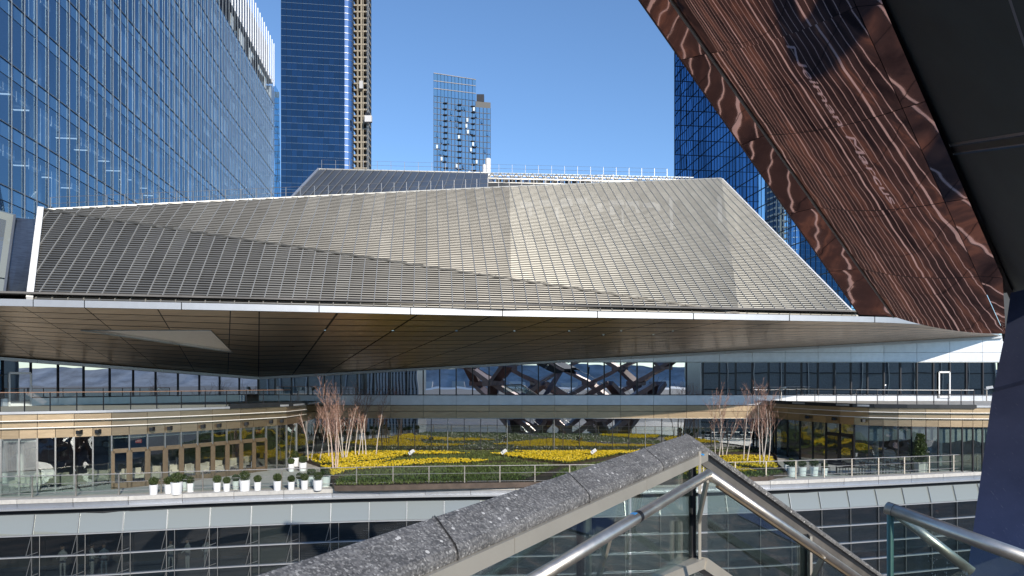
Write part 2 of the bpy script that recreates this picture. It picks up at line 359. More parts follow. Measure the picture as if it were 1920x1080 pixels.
# ---- facets of the louvred roof
A = P(82, 396, 40.5); B = P(955, 352, 55); E_ = edge_at(1608); Fp = edge_at(55); Gp = edge_at(1388)
Fp = Fp+Vector((0, .32, .19)); Gp = Gp+Vector((0, .32, .19)); E_ = E_+Vector((0, .32, .19))
H = A.lerp(Gp, .66)
nP = (B-A).cross(Gp-A).normalized(); C = onplane(1352, 336, A, nP)
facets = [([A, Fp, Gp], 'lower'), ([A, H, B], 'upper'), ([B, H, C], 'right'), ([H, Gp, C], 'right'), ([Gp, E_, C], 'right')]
u = Vector((1, .125, 0)).normalized()    # strips are cut across this direction
PITCH = .15; SW = .74
def louvre(facet, smat, back_mat=M['backing'], z0=ZE, tilt=.06, name='louvre_panel', sw=SW, pitch=PITCH):
    n = (facet[1]-facet[0]).cross(facet[2]-facet[0]).normalized()
    if n.dot(-facet[0]) < 0: n = -n
    hs = [p.dot(u) for p in facet]; k0, k1 = math.floor(min(hs)/sw), math.ceil(max(hs)/sw)
    for k in range(k0, k1):
        pl = clip(clip(facet, u, k*sw+.02), -u, -((k+1)*sw-.02))
        if len(pl) < 3: continue
        zs = [p.z for p in pl]; mb = MB(); r = math.ceil(min(zs)/pitch)
        while r*pitch < max(zs):
            z = r*pitch; cut = []
            for i in range(len(pl)):
                a, b = pl[i], pl[(i+1) % len(pl)]
                if (a.z-z)*(b.z-z) < 0: cut.append(a.lerp(b, (z-a.z)/(b.z-a.z)))
            if len(cut) == 2 and (cut[0]-cut[1]).length > .03:
                a, b = cut
                if a.x > b.x: a, b = b, a
                j = random.uniform(-.004, .004)
                o1 = n*(.02+j); o2 = n*(.09+j)+Vector((0, 0, -.008)); o3 = n*(.07+j)+Vector((0, 0, .062)); k_ = len(mb.v)
                mb.v += [a+o1, b+o1, a+o2, b+o2, a+o3, b+o3]
                mb.f += [(k_, k_+1, k_+3, k_+2), (k_+2, k_+3, k_+5, k_+4), (k_+4, k_+5, k_+1, k_), (k_, k_+2, k_+4), (k_+1, k_+5, k_+3)]
            r += 1
        if mb.f: mp_(mb, name, smat)
        # rib on the strip's left side
        hit = []
        for i in range(len(facet)):
            a, b = facet[i], facet[(i+1) % len(facet)]; fa, fb = a.dot(u)-k*sw, b.dot(u)-k*sw
            if fa*fb < 0: hit.append(a.lerp(b, fa/(fa-fb)))
        if len(hit) == 2 and (hit[0]-hit[1]).length > .2:
            mp_(MB().beam(hit[0]+n*.085, hit[1]+n*.085, .05, .09, n), 'rib', M['rib'])
    mp_(MB().poly([p-n*.05 for p in facet], .05, n), 'backing_sheet', back_mat)
for f, side in facets: louvre(f, M['slat_sun'] if side == 'right' else M['slat'])
def cap(a, b, w=.14, h=.14, name='edge_trim', m='trim'): mp_(MB().beam(a, b, w, h), name, M[m])
cap(A+Vector((0, 0, .1)), B+Vector((0, 0, .1)), .10, .08, 'ridge_cap', 'rib'); cap(B+Vector((0, 0, .1)), C+Vector((0, 0, .1)), .10, .08, 'ridge_cap', 'rib')
cap(A+Vector((-.1, -.1, .1)), Fp+Vector((-.1, -.15, 0)), .3, .34, 'edge_trim', 'white_trim'); cap(C+Vector((.1, 0, 0)), E_+Vector((.12, 0, 0)), .12, .16, 'edge_trim', 'white_trim')
n0 = (Fp-A).cross(Gp-A).normalized(); n0 = n0 if n0.y < 0 else -n0
L = (Gp-A).length; k = 0
while k*1.0 < L-1.2:
    cap(A.lerp(Gp, k/L)+n0*.16, A.lerp(Gp, (k+.6)/L)+n0*.16, .12, .10, 'fold_clip', 'backing'); k += 1.0
cap(A+n0*.12, Gp+n0*.12, .10, .12, 'fold_trim', 'backing')
nQ = nP if nP.y < 0 else -nP
rk = random.Random(12)
for (x0_, x1_, y0_, dy_) in [(974, 1000, 381, 10), (1010, 1034, 378, 9), (1050, 1072, 375, 13), (1078, 1100, 374, 10), (1118, 1128, 384, 14), (1140, 1168, 378, 8), (1172, 1196, 380, 9), (1204, 1228, 382, 8), (1142, 1150, 388, 16), (1190, 1198, 390, 10), (1228, 1236, 384, 12), (990, 996, 392, 16), (1040, 1046, 392, 22), (1086, 1091, 392, 26), (1164, 1168, 392, 30), (1254, 1260, 372, 60), (1344, 1352, 370, 50), (1376, 1384, 395, 40)]:
    q4 = [onplane(a, b, A-nQ*.02, nQ)+nQ*.092 for a, b in ((x0_, y0_), (x1_, y0_-1), (x1_+2, y0_+dy_), (x0_+2, y0_+dy_+1))]
    mp_(MB().poly(q4, .02, nQ), 'sky_gap_patch', M['rib'])  # pale patches painted for sky showing through the louvres
# the roof's hidden back slope, so that it is a closed volume
back = MB(); bk = [A+Vector((0, 22, -3)), B+Vector((0, 9, -1)), C+Vector((2, 8, -1)), E_+Vector((3, 12, 1))]
back.poly([A, B, bk[1], bk[0]]); back.poly([B, C, bk[2], bk[1]]); back.poly([C, E_, bk[3], bk[2]]); back.poly([A, bk[0], Fp+Vector((0, 22, 0)), Fp])
mp_(back, 'rear_roof', M['silver'])
# left neighbour volume: curved dark steel flank and pale glass end
lq = [P(29, 408, 42.5), P(92, 408, 42), P(66, 562, 37.6), P(8, 560, 38.4)]
nr = 24; fl = MB()
for i in range(nr):
    for j in range(8):
        def q(a, b):
            s, r_ = a/8, b/nr; p = (lq[0].lerp(lq[1], s)).lerp(lq[3].lerp(lq[2], s), r_); return p+Vector((0, .9*math.sin(math.pi*s)*math.sin(math.pi*(.15+.8*r_)), 0))
        k = len(fl.v); fl.v += [q(j, i), q(j+1, i), q(j+1, i+1), q(j, i+1)]; fl.f.append((k, k+1, k+2, k+3))
mp_(fl, 'curved_flank', simple('dark_curved_steel', (.34, .34, .34), .28, .95, .25, 2, scale=(1, 1, 8)), smooth=True)
e0 = [P(-90, 372, 42.3), P(28, 404, 42.3), P(7, 560, 38.2), P(-130, 556, 38.2)]
mp_(MB().poly([e0[0], e0[1], e0[1].lerp(e0[2], .78), e0[0].lerp(e0[3], .72)], .05), 'glass_panel', M['g_span'])
mp_(MB().poly([e0[0].lerp(e0[3], .735), e0[1].lerp(e0[2], .795), e0[2], e0[3]], .05), 'glass_panel', M['g_span'])
cap(e0[1], e0[2], .12, .2, 'edge_trim', 'mull_l'); cap(e0[0], e0[1], .12, .12, 'edge_trim', 'mull_l')
# ---- front fascia of the canopy: a pale steel band with joints
fs = smooth([Vector((p.x, p.y)) for p in EDGE], 6); joints = [-250, -60, 62, 158, 340, 598, 770, 942, 1120, 1300, 1480, 1640, 1740, 1800, 1845, 1874]
for a, b in zip(joints, joints[1:]):
    pts = [at_px(fs, a+1)]+[q for q in fs if (a+3) < q.x/q.y*F+CX < (b-3)]+[at_px(fs, b-.6)]
    mb = MB()
    for p, q in zip(pts, pts[1:]):
        t = (q-p).normalized(); nn = Vector((t.y, -t.x, 0)); hb = .17 if p.y < 50 else .12
        for z1, z0, o in ((ZE+.19, ZE-.17, 0),):
            k = len(mb.v); mb.v += [V3(p, z0), V3(q, z0), V3(q, z1), V3(p, z1), V3(p, z1+.06)+Vector((0, .7, 0)), V3(q, z1+.06)+Vector((0, .7, 0)), V3(p, z0)+Vector((0, .5, 0)), V3(q, z0)+Vector((0, .5, 0))]
            mb.f += [(k, k+1, k+2, k+3), (k+3, k+2, k+5, k+4), (k+6, k+7, k+1, k)]
    mp_(mb, 'fascia_band', M['trim'])
# ---- soffit
VY = Vector((-21.55, WY, (HY-707)/F*WY)); BL = Vector((-33.75, 45, (HY-645)/F*45)); BLL = Vector((-43.1, 35, (HY-630)/F*35+.2))
TIP = Vector(((1876-CX)/F*WY, WY, (HY-630)/F*WY))
soff = [V3(p, ZE-.17) for p in fs]
hole = [(150, 619), (396, 619), (438, 660)]
up_s = Vector((0, 0, 1))
# triangulated fan: front edge points joined to the valley corner and wall lines
regions = []
lf = [p for p in soff if p.x/p.y*F+CX < 485]; rt = [p for p in soff if p.x/p.y*F+CX >= 485]
mid = V3(at_px(fs, 485), ZE-.17); lf.append(mid); rt.insert(0, mid)
def lerp_poly(front, b0, b1, n):      # ruled surface between the front edge and the wall line
    def fp(t):
        s = t*(len(front)-1); i = min(int(s), len(front)-2); return front[i].lerp(front[i+1], s-i)
    return lambda t, v: fp(t).lerp(b0.lerp(b1, t), v)
SL = lerp_poly(lf, BLL, VY, 0); SR = lerp_poly(rt, VY, TIP, 0)
def soffit_side(S, nu, nv, hole=None):
    for i in range(nu):
        for j in range(nv):
            sh = .5*(j % 2)/nu if False else 0
            t0, t1, v0, v1 = i/nu, (i+1)/nu, j/nv, (j+1)/nv; g = .0007; gv = .0032
            q = [S(t0+g, v0+gv), S(t1-g, v0+gv), S(t1-g, v1-gv), S(t0+g, v1-gv)]
            polys = [q]
            if hole:
                keep = []; cur = q
                for h0, h1 in zip(hole, hole[1:]+hole[:1]):
                    n = Vector((h1.y-h0.y, -(h1.x-h0.x), 0))
                    if n.dot(hc-h0) > 0: n = -n
                    n.normalize(); o = clip(cur, n, n.dot(h0))
                    if len(o) > 2: keep.append(o)
                    cur = clip(cur, -n, -n.dot(h0))
                    if len(cur) < 3: break
                polys = keep
            mb = MB()
            for p in polys: mb.poly(p)
            for p in polys: lin.poly([(a-sum(p, Vector())/len(p))*1.06+sum(p, Vector())/len(p)+Vector((0, .02, .05)) for a in p])
            if mb.f: mp_(mb, 'soffit_panel', M['soffit'])
mp_(MB().poly([p+Vector((0, 0, .75)) for p in [Vector((-50, 32, ZE))]+soff+[Vector((46, 62, ZE)), Vector((-50, 62, ZE))]], .1, Vector((0, 0, 1))), 'roof_slab', M['interior'])
# recessed light well in the left part of the soffit, lying in the soffit's own surface
def soff_pt(px, py):
    best = None
    for a in range(0, 201):
        for b in range(0, 61):
            p = SL(a/200, b/60); x = p.x/p.y*F+CX; y = HY-p.z/p.y*F; d = (x-px)**2+(y-py)**2
            if best is None or d < best[0]: best = (d, p)
    return best[1]
lin = MB()
hp = [soff_pt(*h) for h in hole]; hc = sum(hp, Vector())/3
soffit_side(SL, 12, 14, hp); soffit_side(SR, 22, 14)
mp_(lin, 'soffit_lining', M['dark'])
up = Vector((.35, 1.5, 1.5))
rc = MB()
for a, b in zip(hp, hp[1:]+hp[:1]): mp_(MB().poly([a, b, b+up*.09+(hc-b)*.04, a+up*.09+(hc-a)*.04]), 'light_well_side', M['recess'])
tp = [p+up*.09+(hc-p)*.04 for p in hp]
mp_(MB().poly(tp), 'light_well_ceiling', M['recess'])
for a, b in zip(hp, hp[1:]+hp[:1]): mp_(MB().beam(a+Vector((0, 0, -.01)), b+Vector((0, 0, -.01)), .05, .05), 'light_well_trim', M['mull_l'])
sil = MB().poly([tp[0].lerp(tp[1], .35)-Vector((0, 0, .06)), tp[0].lerp(tp[1], .85)-Vector((0, 0, .06)), tp[0].lerp(tp[2], .62)-Vector((0, 0, .06))]); mp_(sil, 'light_well_panel', M['white_trim'])
# trim where soffit meets the walls
for a, b in ((BLL, VY), (VY, TIP)):
    n = 8
    for i in range(n):
        a1, b1 = a.lerp(b, i/n), a.lerp(b, (i+.996)/n); mp_(MB().beam(a1+Vector((.12, -.25, -.09)), b1+Vector((.12, -.25, -.09)), .4, .2), 'soffit_trim', M['trim'])

# ---- upper storey walls
def wall_bay(p, q, z0, z1, name, mat, th=.06, gap=.012, **k):
    t = (q-p).normalized(); p2, q2 = p+t*gap, q-t*gap
    return mp_(MB().poly([V3(p2, z0+gap), V3(q2, z0+gap), V3(q2, z1-gap), V3(p2, z1-gap)], th), name, mat, **k)
WLL = Vector((-43.1, 35)); WL = Vector((-33.75, 45)); WC = Vector((-21.5, WY)); WR = Vector((46, WY))
tl = (WC-WL).normalized()
# left wing: columns by pixel where the photograph shows them
lpx = [-92, -44, 5, 58, 109, 157, 206, 250, 292, 334, 374, 412, 449, 484]
lcurve = [WLL-(WC-WL)*.0-tl*8, WL+tl*0, WC]
lcurve[0] = WL-tl*16
lp = [at_px(lcurve, x) for x in lpx]
hd_l = lambda p: 1.6
for i, (p, q) in enumerate(zip(lp, lp[1:])):
    wall_bay(p, q, -1.13, 1.6, 'window_pane', M['g_upper'])
    mp_(MB().box(V3(p, .23), .10, .16, 2.76), 'mullion', M['mull'])
for a, b in zip(lp[::2], lp[2::2]):
    wall_bay(a, b, 1.6, 3.3, 'wall_panel', M['silver']); wall_bay(a, b, -1.66, -1.13, 'wall_panel', M['silver'])
cap(V3(lp[0], 1.62)-Vector((0, .08, 0)), V3(WC, 1.62)-Vector((0, .08, 0)), .1, .05, 'head_trim', 'mull_l')
cap(V3(lp[0], -1.1)-Vector((0, .08, 0)), V3(WC, -1.1)-Vector((0, .08, 0)), .1, .07, 'sill_trim', 'mull')
# white framed door in left wing
dp = at_px(lcurve, 17); dq = at_px(lcurve, 57); dt = (dq-dp).normalized(); off = Vector((dt.y, -dt.x))*.12
def framed_door(a, b, z0, z1, o, frame, fw=.09, name='door', hand=True, gl='g_drum'):
    a, b = a+o, b+o; t = (b-a).normalized(); mb = MB(); d = .08
    mb.beam(V3(a, z0), V3(a, z1), fw, d, V3(o, 0) if o.length > 0 else (0, 1, 0)); mb.beam(V3(b, z0), V3(b, z1), fw, d, V3(o, 0) if o.length > 0 else (0, 1, 0))
    mb.beam(V3(a, z1), V3(b, z1), d, fw*1.4); mb.beam(V3(a, z0+fw), V3(b, z0+fw), d, fw*1.8)
    dr = mp_(mb, name, frame)
    g = MB().poly([V3(a+t*.02, z0+fw), V3(b-t*.02, z0+fw), V3(b-t*.02, z1), V3(a+t*.02, z1)]).obj('door_glass', M[gl], dr)
    if hand: MB().beam(V3(b-t*.16+o*.6, (z0+z1)/2-.3), V3(b-t*.16+o*.6, (z0+z1)/2+.12), .04, .04).obj('handle', M['mull'], dr)
    return dr
framed_door(dp, dq, ZD, .55, off, M['white'], .10, gl='g_upper')
# centre and right upper wall
nb = 45; bw = (41.35+21.5)/nb
for i in range(nb):
    x0 = -21.5+i*bw; wall_bay(Vector((x0, WY)), Vector((x0+bw, WY)), -1.13, 1.6, 'window_pane', M['g_upper'])
    mp_(MB().box((x0, WY-.03, .23), .085, .2, 2.74), 'mullion', M['mull'])
mp_(MB().box((-21.5+nb*bw, WY-.03, .23), .085, .2, 2.74), 'mullion', M['mull'])
xs = [-21.5+i*2*bw for i in range(24)]+[46]
for a, b in zip(xs, xs[1:]):
    if b <= a: continue
    p, q = Vector((a, WY-.05)), Vector((b, WY-.05))
    if a < 15: wall_bay(p, q, 1.66, 3.9, 'wall_panel', M['silver'])
    else: wall_bay(p, q, 1.66, 2.45, 'wall_panel', M['silver']); wall_bay(p, q, 2.45, 3.9, 'wall_panel', M['silver'])
    wall_bay(p, q, -2.02, -1.17, 'wall_panel', M['silver'])
    p, q = Vector((a, WY-.02)), Vector((b, WY-.02))
    if a < 24: wall_bay(p, q, -2.54, -2.04, 'bronze_panel', M['gold'], .4); wall_bay(p, q, -3.13, -2.55, 'bronze_panel', M['gold'], .4)
wall_bay(Vector((41.4, WY-.02)), Vector((46, WY-.02)), -2, 1.64, 'wall_panel', M['silver'])
cap(Vector((-21.5, WY-.1, 1.63)), Vector((46, WY-.1, 1.63)), .1, .06, 'head_trim', 'mull_l'); cap(Vector((-21.5, WY-.12, -1.15)), Vector((46, WY-.12, -1.15)), .12, .06, 'sill_trim', 'mull')
cap(Vector((-21.5, WY-.08, -2.03)), Vector((24, WY-.08, -2.03)), .1, .035, 'joint_trim', 'mull'); cap(Vector((-17, WY-.1, -3.14)), Vector((23, WY-.1, -3.14)), .12, .05, 'head_trim', 'mull_l')
mp_(MB().box((12, WY+.9, .2), 70, .1, 7.6), 'inner_wall', M['interior'])
framed_door(Vector((36.2, WY)), Vector((37.1, WY)), ZD+.25, .78, Vector((0, -.14)), M['white'], .10, gl='g_upper')
# lower centre glass
lx = [(x-CX)/F*WY for x in range(560, 1470, 31)]
for i, (a, b) in enumerate(zip(lx, lx[1:])):
    wall_bay(Vector((a, WY+.25)), Vector((b, WY+.25)), ZT, -3.15, 'window_pane', M['g_shop'], .03)
    if i not in (13, 15): mp_(MB().box((a, WY+.22, (ZT-3.15)/2), .045, .10, 2.95), 'mullion', M['mull_l' if i % 6 == 3 else 'mull'])
    px = a/WY*F+CX
    if 1205 < px < 1330: wall_bay(Vector((a, WY+.5)), Vector((b, WY+.5)), -4.25, -3.2, 'blind_or_reflection_strip', M['blind'], .02)
def room(x0, x1, y0, y1, z0, z1, mat=M['interior']):
    mb = MB(); mb.box(((x0+x1)/2, y1, (z0+z1)/2), x1-x0, .1, z1-z0); mb.box(((x0+x1)/2, (y0+y1)/2, z1+.05), x1-x0, y1-y0, .1)
    mb.box((x0, (y0+y1)/2, (z0+z1)/2), .1, y1-y0, z1-z0); mb.box((x1, (y0+y1)/2, (z0+z1)/2), .1, y1-y0, z1-z0)
    mp_(mb, 'room_lining', mat)
room(-17, 22, WY+.4, WY+9, ZT, -3.0)
for x in (-12, -5, 2, 9, 16): mp_(MB().tube((x, WY+2.2, ZT), (x, WY+2.2, -3), .2, n=12), 'column', M['white'])

# ---- the two curved restaurant drums
LB = smooth(ctrl_to_xy([(-260, 944), (-120, 938), (0, 931), (100, 925), (210, 917), (300, 908), (400, 896), (495, 883), (540, 876), (575, 862), (596, 850)], ZT), 8)
RB = smooth(ctrl_to_xy([(1446, 850), (1456, 853), (1500, 862), (1549, 869), (1602, 877), (1656, 881), (1736, 884), (1860, 886), (1990, 884), (2150, 876)], ZT), 8)
Lpx = [-120, -85, -50, -25, 2, 36, 70, 104, 139, 174, 209, 242, 276, 309, 339, 370, 398, 425, 451, 475, 499, 519, 537, 556, 575, 590]
Rpx = [1450, 1455, 1477, 1500, 1524, 1549, 1575, 1602, 1629, 1656, 1684, 1709, 1736, 1759, 1782, 1804, 1824, 1842, 1860, 1880, 1905]
def drum(curve, pxs, doors, zd, side, light_m):
    pts = [at_px(curve, x) for x in pxs]
    for i, (p, q) in enumerate(zip(pts, pts[1:])):
        t = (q-p).normalized(); o = Vector((t.y, -t.x))
        isdoor = any(a <= (pxs[i]+pxs[i+1])/2 <= b for a, b in doors)
        if isdoor:
            wall_bay(p, q, zd+.05, -3.06, 'window_pane', M['g_drum'], .02)
            framed_door(p+t*.06, q-t*.06, ZT, zd-.05, o*.06, M['bronze_frame'] if side == 'L' else M['mull'], .17)
        else: wall_bay(p, q, ZT, -3.06, 'window_pane', M['g_drum'], .02)
        mp_(MB().box(V3(p, (ZT-3.06)/2), .07, .12, 3.04, math.atan2(t.y, t.x)), 'mullion', M[light_m])
        # fascia panels, one a bay, then two stepped tiers above
        ph, qh = p+o*.02, q+o*.02
        wall_bay(ph, qh, -3.08, -2.5, 'fascia_panel', M['gold'], .1)
    for (z0, z1, d) in ((-2.5, -2.1, .22), (-2.1, -1.72, .48)):
        oc = offset(curve, d); po = [at_px(oc, x) for x in pxs[::2]]; po = [x for x in po if x]
        for p, q in zip(po, po[1:]): wall_bay(p, q, z0+.01, z1, 'fascia_panel', M['gold'], .5)
        tr = MB()
        for p, q in zip(po, po[1:]): tr.beam(V3(p, z0+.0)+Vector((0, -.02, 0)), V3(q, z0+.0)+Vector((0, -.02, 0)), .06, .045)
        mp_(tr, 'tier_trim', M['white_trim'])
    return pts
def blinds(curve, pxs, sel, z1, dep):  # real blinds, and pale strips standing in for a reflection
    c2 = offset(curve, -.35)
    for a, b in zip(pxs, pxs[1:]):
        if sel(a, b):
            p, q = at_px(c2, a+1), at_px(c2, b-1)
            if p and q: mp_(MB().poly([V3(p, -3.1-dep(a)), V3(q, -3.1-dep(a)), V3(q, -3.1), V3(p, -3.1)], .02), 'blind_or_reflection_strip', M['blind'])
rbl = random.Random(8)
blinds(RB, Rpx, lambda a, b: True, -3.1, lambda a: rbl.choice((.85, .9, 1.0, 1.05)))
blinds(LB, Lpx, lambda a, b: 205 < a < 500 or a < 60, -3.1, lambda a: .16)  # short pale strips painted for ceiling light reflected in the left glass
drum(LB, Lpx, [(209, 499)], -3.9, 'L', 'mull_l'); drum(RB, Rpx, [(1549, 1602)], -3.8, 'R', 'mull')
# roof decks of the drums
def deck(curve, back_pts, name):
    oc = offset(curve, .55); mb = MB()
    poly = [V3(p, ZD) for p in oc]+[V3(p, ZD) for p in back_pts]
    mb.poly(poly, .08, Vector((0, 0, 1))); mp_(mb, name, M['paving']); ed = MB()
    for p, q in zip(oc, oc[1:]): ed.beam(V3(p, ZD-.01), V3(q, ZD-.01), .1, .13)
    mp_(ed, 'deck_edge', M['trim'])
    return oc
LO = deck(LB, [WC, WL-tl*16], 'deck_floor'); RO = deck(RB, [Vector((46, WY)), Vector((20, WY))], 'deck_floor')
# dark upstand where each deck dies into the wall
ux = [at_px(LO, x) for x in (430, 470, 510, 545, 575)]; ux = [x for x in ux if x]
for p, q in zip(ux, ux[1:]): mp_(MB().beam(V3(p, ZD+.06), V3(q, ZD+.06), .2, .3), 'upstand', M['dark'])
ux = [at_px(RO, x) for x in (1447, 1480, 1520, 1560, 1600, 1640, 1700, 1760, 1830)]; ux = [x for x in ux if x]
for p, q in zip(ux, ux[1:]): mp_(MB().beam(V3(p, ZD-.02), V3(q, ZD-.02), .2, .26), 'upstand', M['dark'])
# drum interiors
def backwall(pts, z0, z1):
    mb = MB()
    for p, q in zip(pts, pts[1:]): mb.poly([V3(p, z0), V3(q, z0), V3(q, z1), V3(p, z1)], .05)
    mb2 = MB(); mp_(mb, 'inner_wall', M['interior'])
backwall([Vector((-48, 50)), Vector((-33, 57)), Vector((-18, 60.5))], ZT, -2.9); backwall([Vector((24, 61)), Vector((34, 57)), Vector((60, 55))], ZT, -2.9)
for x, y in ((-30.5, 41), (-27, 46), (-24, 49.5), (-27.8, 38.6)): mp_(MB().tube((x, y, ZT), (x, y, -3), .17, n=12), 'column', M['white'])
for x, y in ((27.2, 51), (31, 49.5), (35, 49.5)): mp_(MB().tube((x, y, ZT), (x, y, -3), .17, n=12), 'column', M['white'])

# ---- terrace slab, paving, edge
TE = smooth(ctrl_to_xy([(-300, 948), (-150, 944), (0, 939), (200, 933), (400, 925), (620, 918), (800, 914.5), (1000, 912), (1200, 909), (1440, 903), (1640, 895), (1830, 886), (2000, 878), (2200, 868)], ZT), 8)
tp_ = [V3(p, ZT) for p in TE]
mb = MB().poly(tp_+[Vector((70, 64, ZT)), Vector((-60, 64, ZT))], .25, Vector((0, 0, 1))); mp_(mb, 'terrace_floor', M['paving'])
tr_ = resample(TE, 2.6)
for a, b in zip(tr_, tr_[1:]):
    t = (b-a).normalized(); o = Vector((t.y, -t.x))
    a2, b2 = a+t*.012, b-t*.012
    mp_(MB().poly([V3(a2-o*.9, ZT+.05), V3(a2+o*.12, ZT+.05), V3(b2+o*.12, ZT+.05), V3(b2-o*.9, ZT+.05)], .22), 'edge_paving', M['paving'])
    mp_(MB().poly([V3(a2+o*.10, ZT-.40), V3(b2+o*.10, ZT-.40), V3(b2+o*.10, ZT-.19), V3(a2+o*.10, ZT-.19)], .2), 'edge_fascia', M['silver'])
o_ = lambda d: offset(TE, d)
def band(d, z, w, h, name, mat):
    mb = MB(); c = resample(o_(d), 1.3)
    for p, q in zip(c, c[1:]): mb.beam(V3(p, z), V3(q, z), w, h)
    return mp_(mb, name, mat)
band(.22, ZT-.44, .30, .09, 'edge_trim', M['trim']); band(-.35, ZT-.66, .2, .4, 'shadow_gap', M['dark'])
# sloping grey glass, then dark glass storeys between steel transoms
cols = resample(TE, 2.12); ncol = len(cols)
def cpt(i, d):
    a = cols[max(0, i-1)]; b = cols[min(ncol-1, i+1)]; t = (b-a).normalized(); return cols[i]+Vector((t.y, -t.x))*d
zz = [ZT-.80, ZT-1.82, ZT-2.92, ZT-4.02, ZT-5.1, ZT-6.2, ZT-7.9]; dd = [-.25, .02, .03, .04, .05, .06, .08]
for r in range(6):
    z1, z0, d1, d0 = zz[r], zz[r+1], dd[r], dd[r+1]
    for i in range(ncol-1):
        a1, b1, a0, b0 = cpt(i, d1), cpt(i+1, d1), cpt(i, d0), cpt(i+1, d0)
        if r == 0: mp_(MB().poly([V3(a0, z0+.03), V3(b0, z0+.03), V3(b1, z1), V3(a1, z1)], .03), 'spandrel_glass', M['g_span'])
        else: mp_(MB().poly([V3(a0, z0+.03), V3(b0, z0+.03), V3(b1, z1-.03), V3(a1, z1-.03)], .03), 'window_pane', M['g_low'])
        if r < 5:
            mp_(MB().beam(V3(a1, z1)+Vector((0, -.06, 0)), V3(a0, z0)+Vector((0, -.06, 0)), .03, .05), 'mullion', M['mull_l'])
        if 0 < r < 5 and cols[i].x/cols[i].y*F+CX < 640:   # slanting stay and small bracket outside the glass
            m_ = MB().beam(V3(a1, z1)+Vector((.02, -.12, 0)), V3(cpt(i, d0+.12), z0+.05)+Vector((-.28 if i < ncol*.55 else .28, 0, 0)), .022, .03)
            m_.beam(V3(a0, z0+.1)+Vector((-.1, -.25, 0)), V3(a0, z0+.3)+Vector((.45, -.25, 0)), .03, .03); mp_(m_, 'stay', M['mull_l'])
            mp_(MB().tube(V3(a1, z1)+Vector((.5, -.2, 0)), V3(a0, z0)+Vector((.5, -.2, 0)), .016, n=5), 'tie_rod', M['mull_l'])
    mb = MB()
    for i in range(ncol-1): mb.beam(V3(cpt(i, d0), z0)+Vector((0, -.08, 0)), V3(cpt(i+1, d0), z0)+Vector((0, -.08, 0)), .16, .055)
    mp_(mb, 'transom', M['trim'])
ib = offset(TE, -5); mb = MB()
for p, q in zip(ib[::4], ib[4::4]): mb.poly([V3(p, -14), V3(q, -14), V3(q, -6.4), V3(p, -6.4)], .05)
mp_(mb, 'inner_wall', M['interior'])
ib0 = offset(TE, -.2); mb = MB()
for p, q, p2, q2 in zip(ib0[::4], ib0[4::4], ib[::4], ib[4::4]): mb.poly([V3(p, -10.75), V3(q, -10.75), V3(q2, -10.75), V3(p2, -10.75)], .1)
mp_(mb, 'inner_floor', M['slab'])
# lift the dark with a run of translucent blinds behind two bays
for i in range(ncol-1):
    x = cols[i].x/cols[i].y*F+CX
    if 470 < x < 520: mp_(MB().poly([V3(cpt(i, -.5), -10.7), V3(cpt(i+1, -.5), -10.7), V3(cpt(i+1, -.5), -8.1), V3(cpt(i, -.5), -8.1)], .02), 'blind_or_reflection_strip', M['g_span'])

# ---- rear roof: steel volume with an open truss at its right
R0, R1, R2 = P(545, 374, 60), P(598, 317, 74), P(1300, 333, 78); RM = R1.lerp(R2, (P(915, 324, 76).x-R1.x)/(R2.x-R1.x)); RMb = P(915, 360, 57.5)
q_ = [R0, RMb, RM, R1]; n2 = (RMb-R0).cross(R1-R0).normalized()
for k in range(22):
    f0, f1 = k/22+.001, (k+1)/22-.001
    mp_(MB().poly([R0.lerp(RMb, f0), R0.lerp(RMb, f1), R1.lerp(RM, f1), R1.lerp(RM, f0)], .1), 'roof_panel', M['slat'])
    if k: mp_(MB().beam(R0.lerp(RMb, f0)+Vector((0, -.06, .06)), R1.lerp(RM, f0)+Vector((0, -.06, .06)), .05, .05), 'rib', M['rib'])
mp_(MB().beam(R0, R1, .25, .25), 'edge_trim', M['trim']); mp_(MB().beam(R1, RM, .12, .12), 'ridge_cap', M['rib']); mp_(MB().beam(RM, R2, .1, .1), 'ridge_cap', M['line_l'])
mp_(MB().poly([R0, R1, R1+Vector((0, 6, -12)), R0+Vector((0, 6, -6))]), 'rear_roof', M['silver'])
mb = MB(); dn = Vector((0, -.5, -.75)); nn_ = 26
mb.beam(RM+dn, R2+dn, .14, .14); mb.beam(RM+dn*1.8, R2+dn*1.8, .12, .15); mb.beam(RM+dn*.45, R2+dn*.45, .08, .08)
for i in range(nn_):
    a, b = RM.lerp(R2, i/nn_), RM.lerp(R2, (i+.5)/nn_); c = RM.lerp(R2, (i+1)/nn_)
    mb.beam(a+dn, b, .12, .12); mb.beam(b, c+dn, .12, .12); mb.beam(a+dn*1.8, a, .10, .10)
mp_(mb, 'roof_truss', M['rib'])
for k in range(30):
    f0, f1 = k/30+.002, (k+1)/30-.002; bk_ = Vector((0, .5, -.35)); mp_(MB().poly([RM.lerp(R2, f0)+bk_, RM.lerp(R2, f1)+bk_, RM.lerp(R2, f1)+dn*2.4+bk_, RM.lerp(R2, f0)+dn*2.4+bk_], .06), 'roof_panel', M['backing' if k % 5 else 'silver'])
mp_(MB().poly([RM+dn*1.9, R2+dn*1.9, R2+dn*3.2, RM+dn*3.2], .1), 'roof_panel', M['slat'])
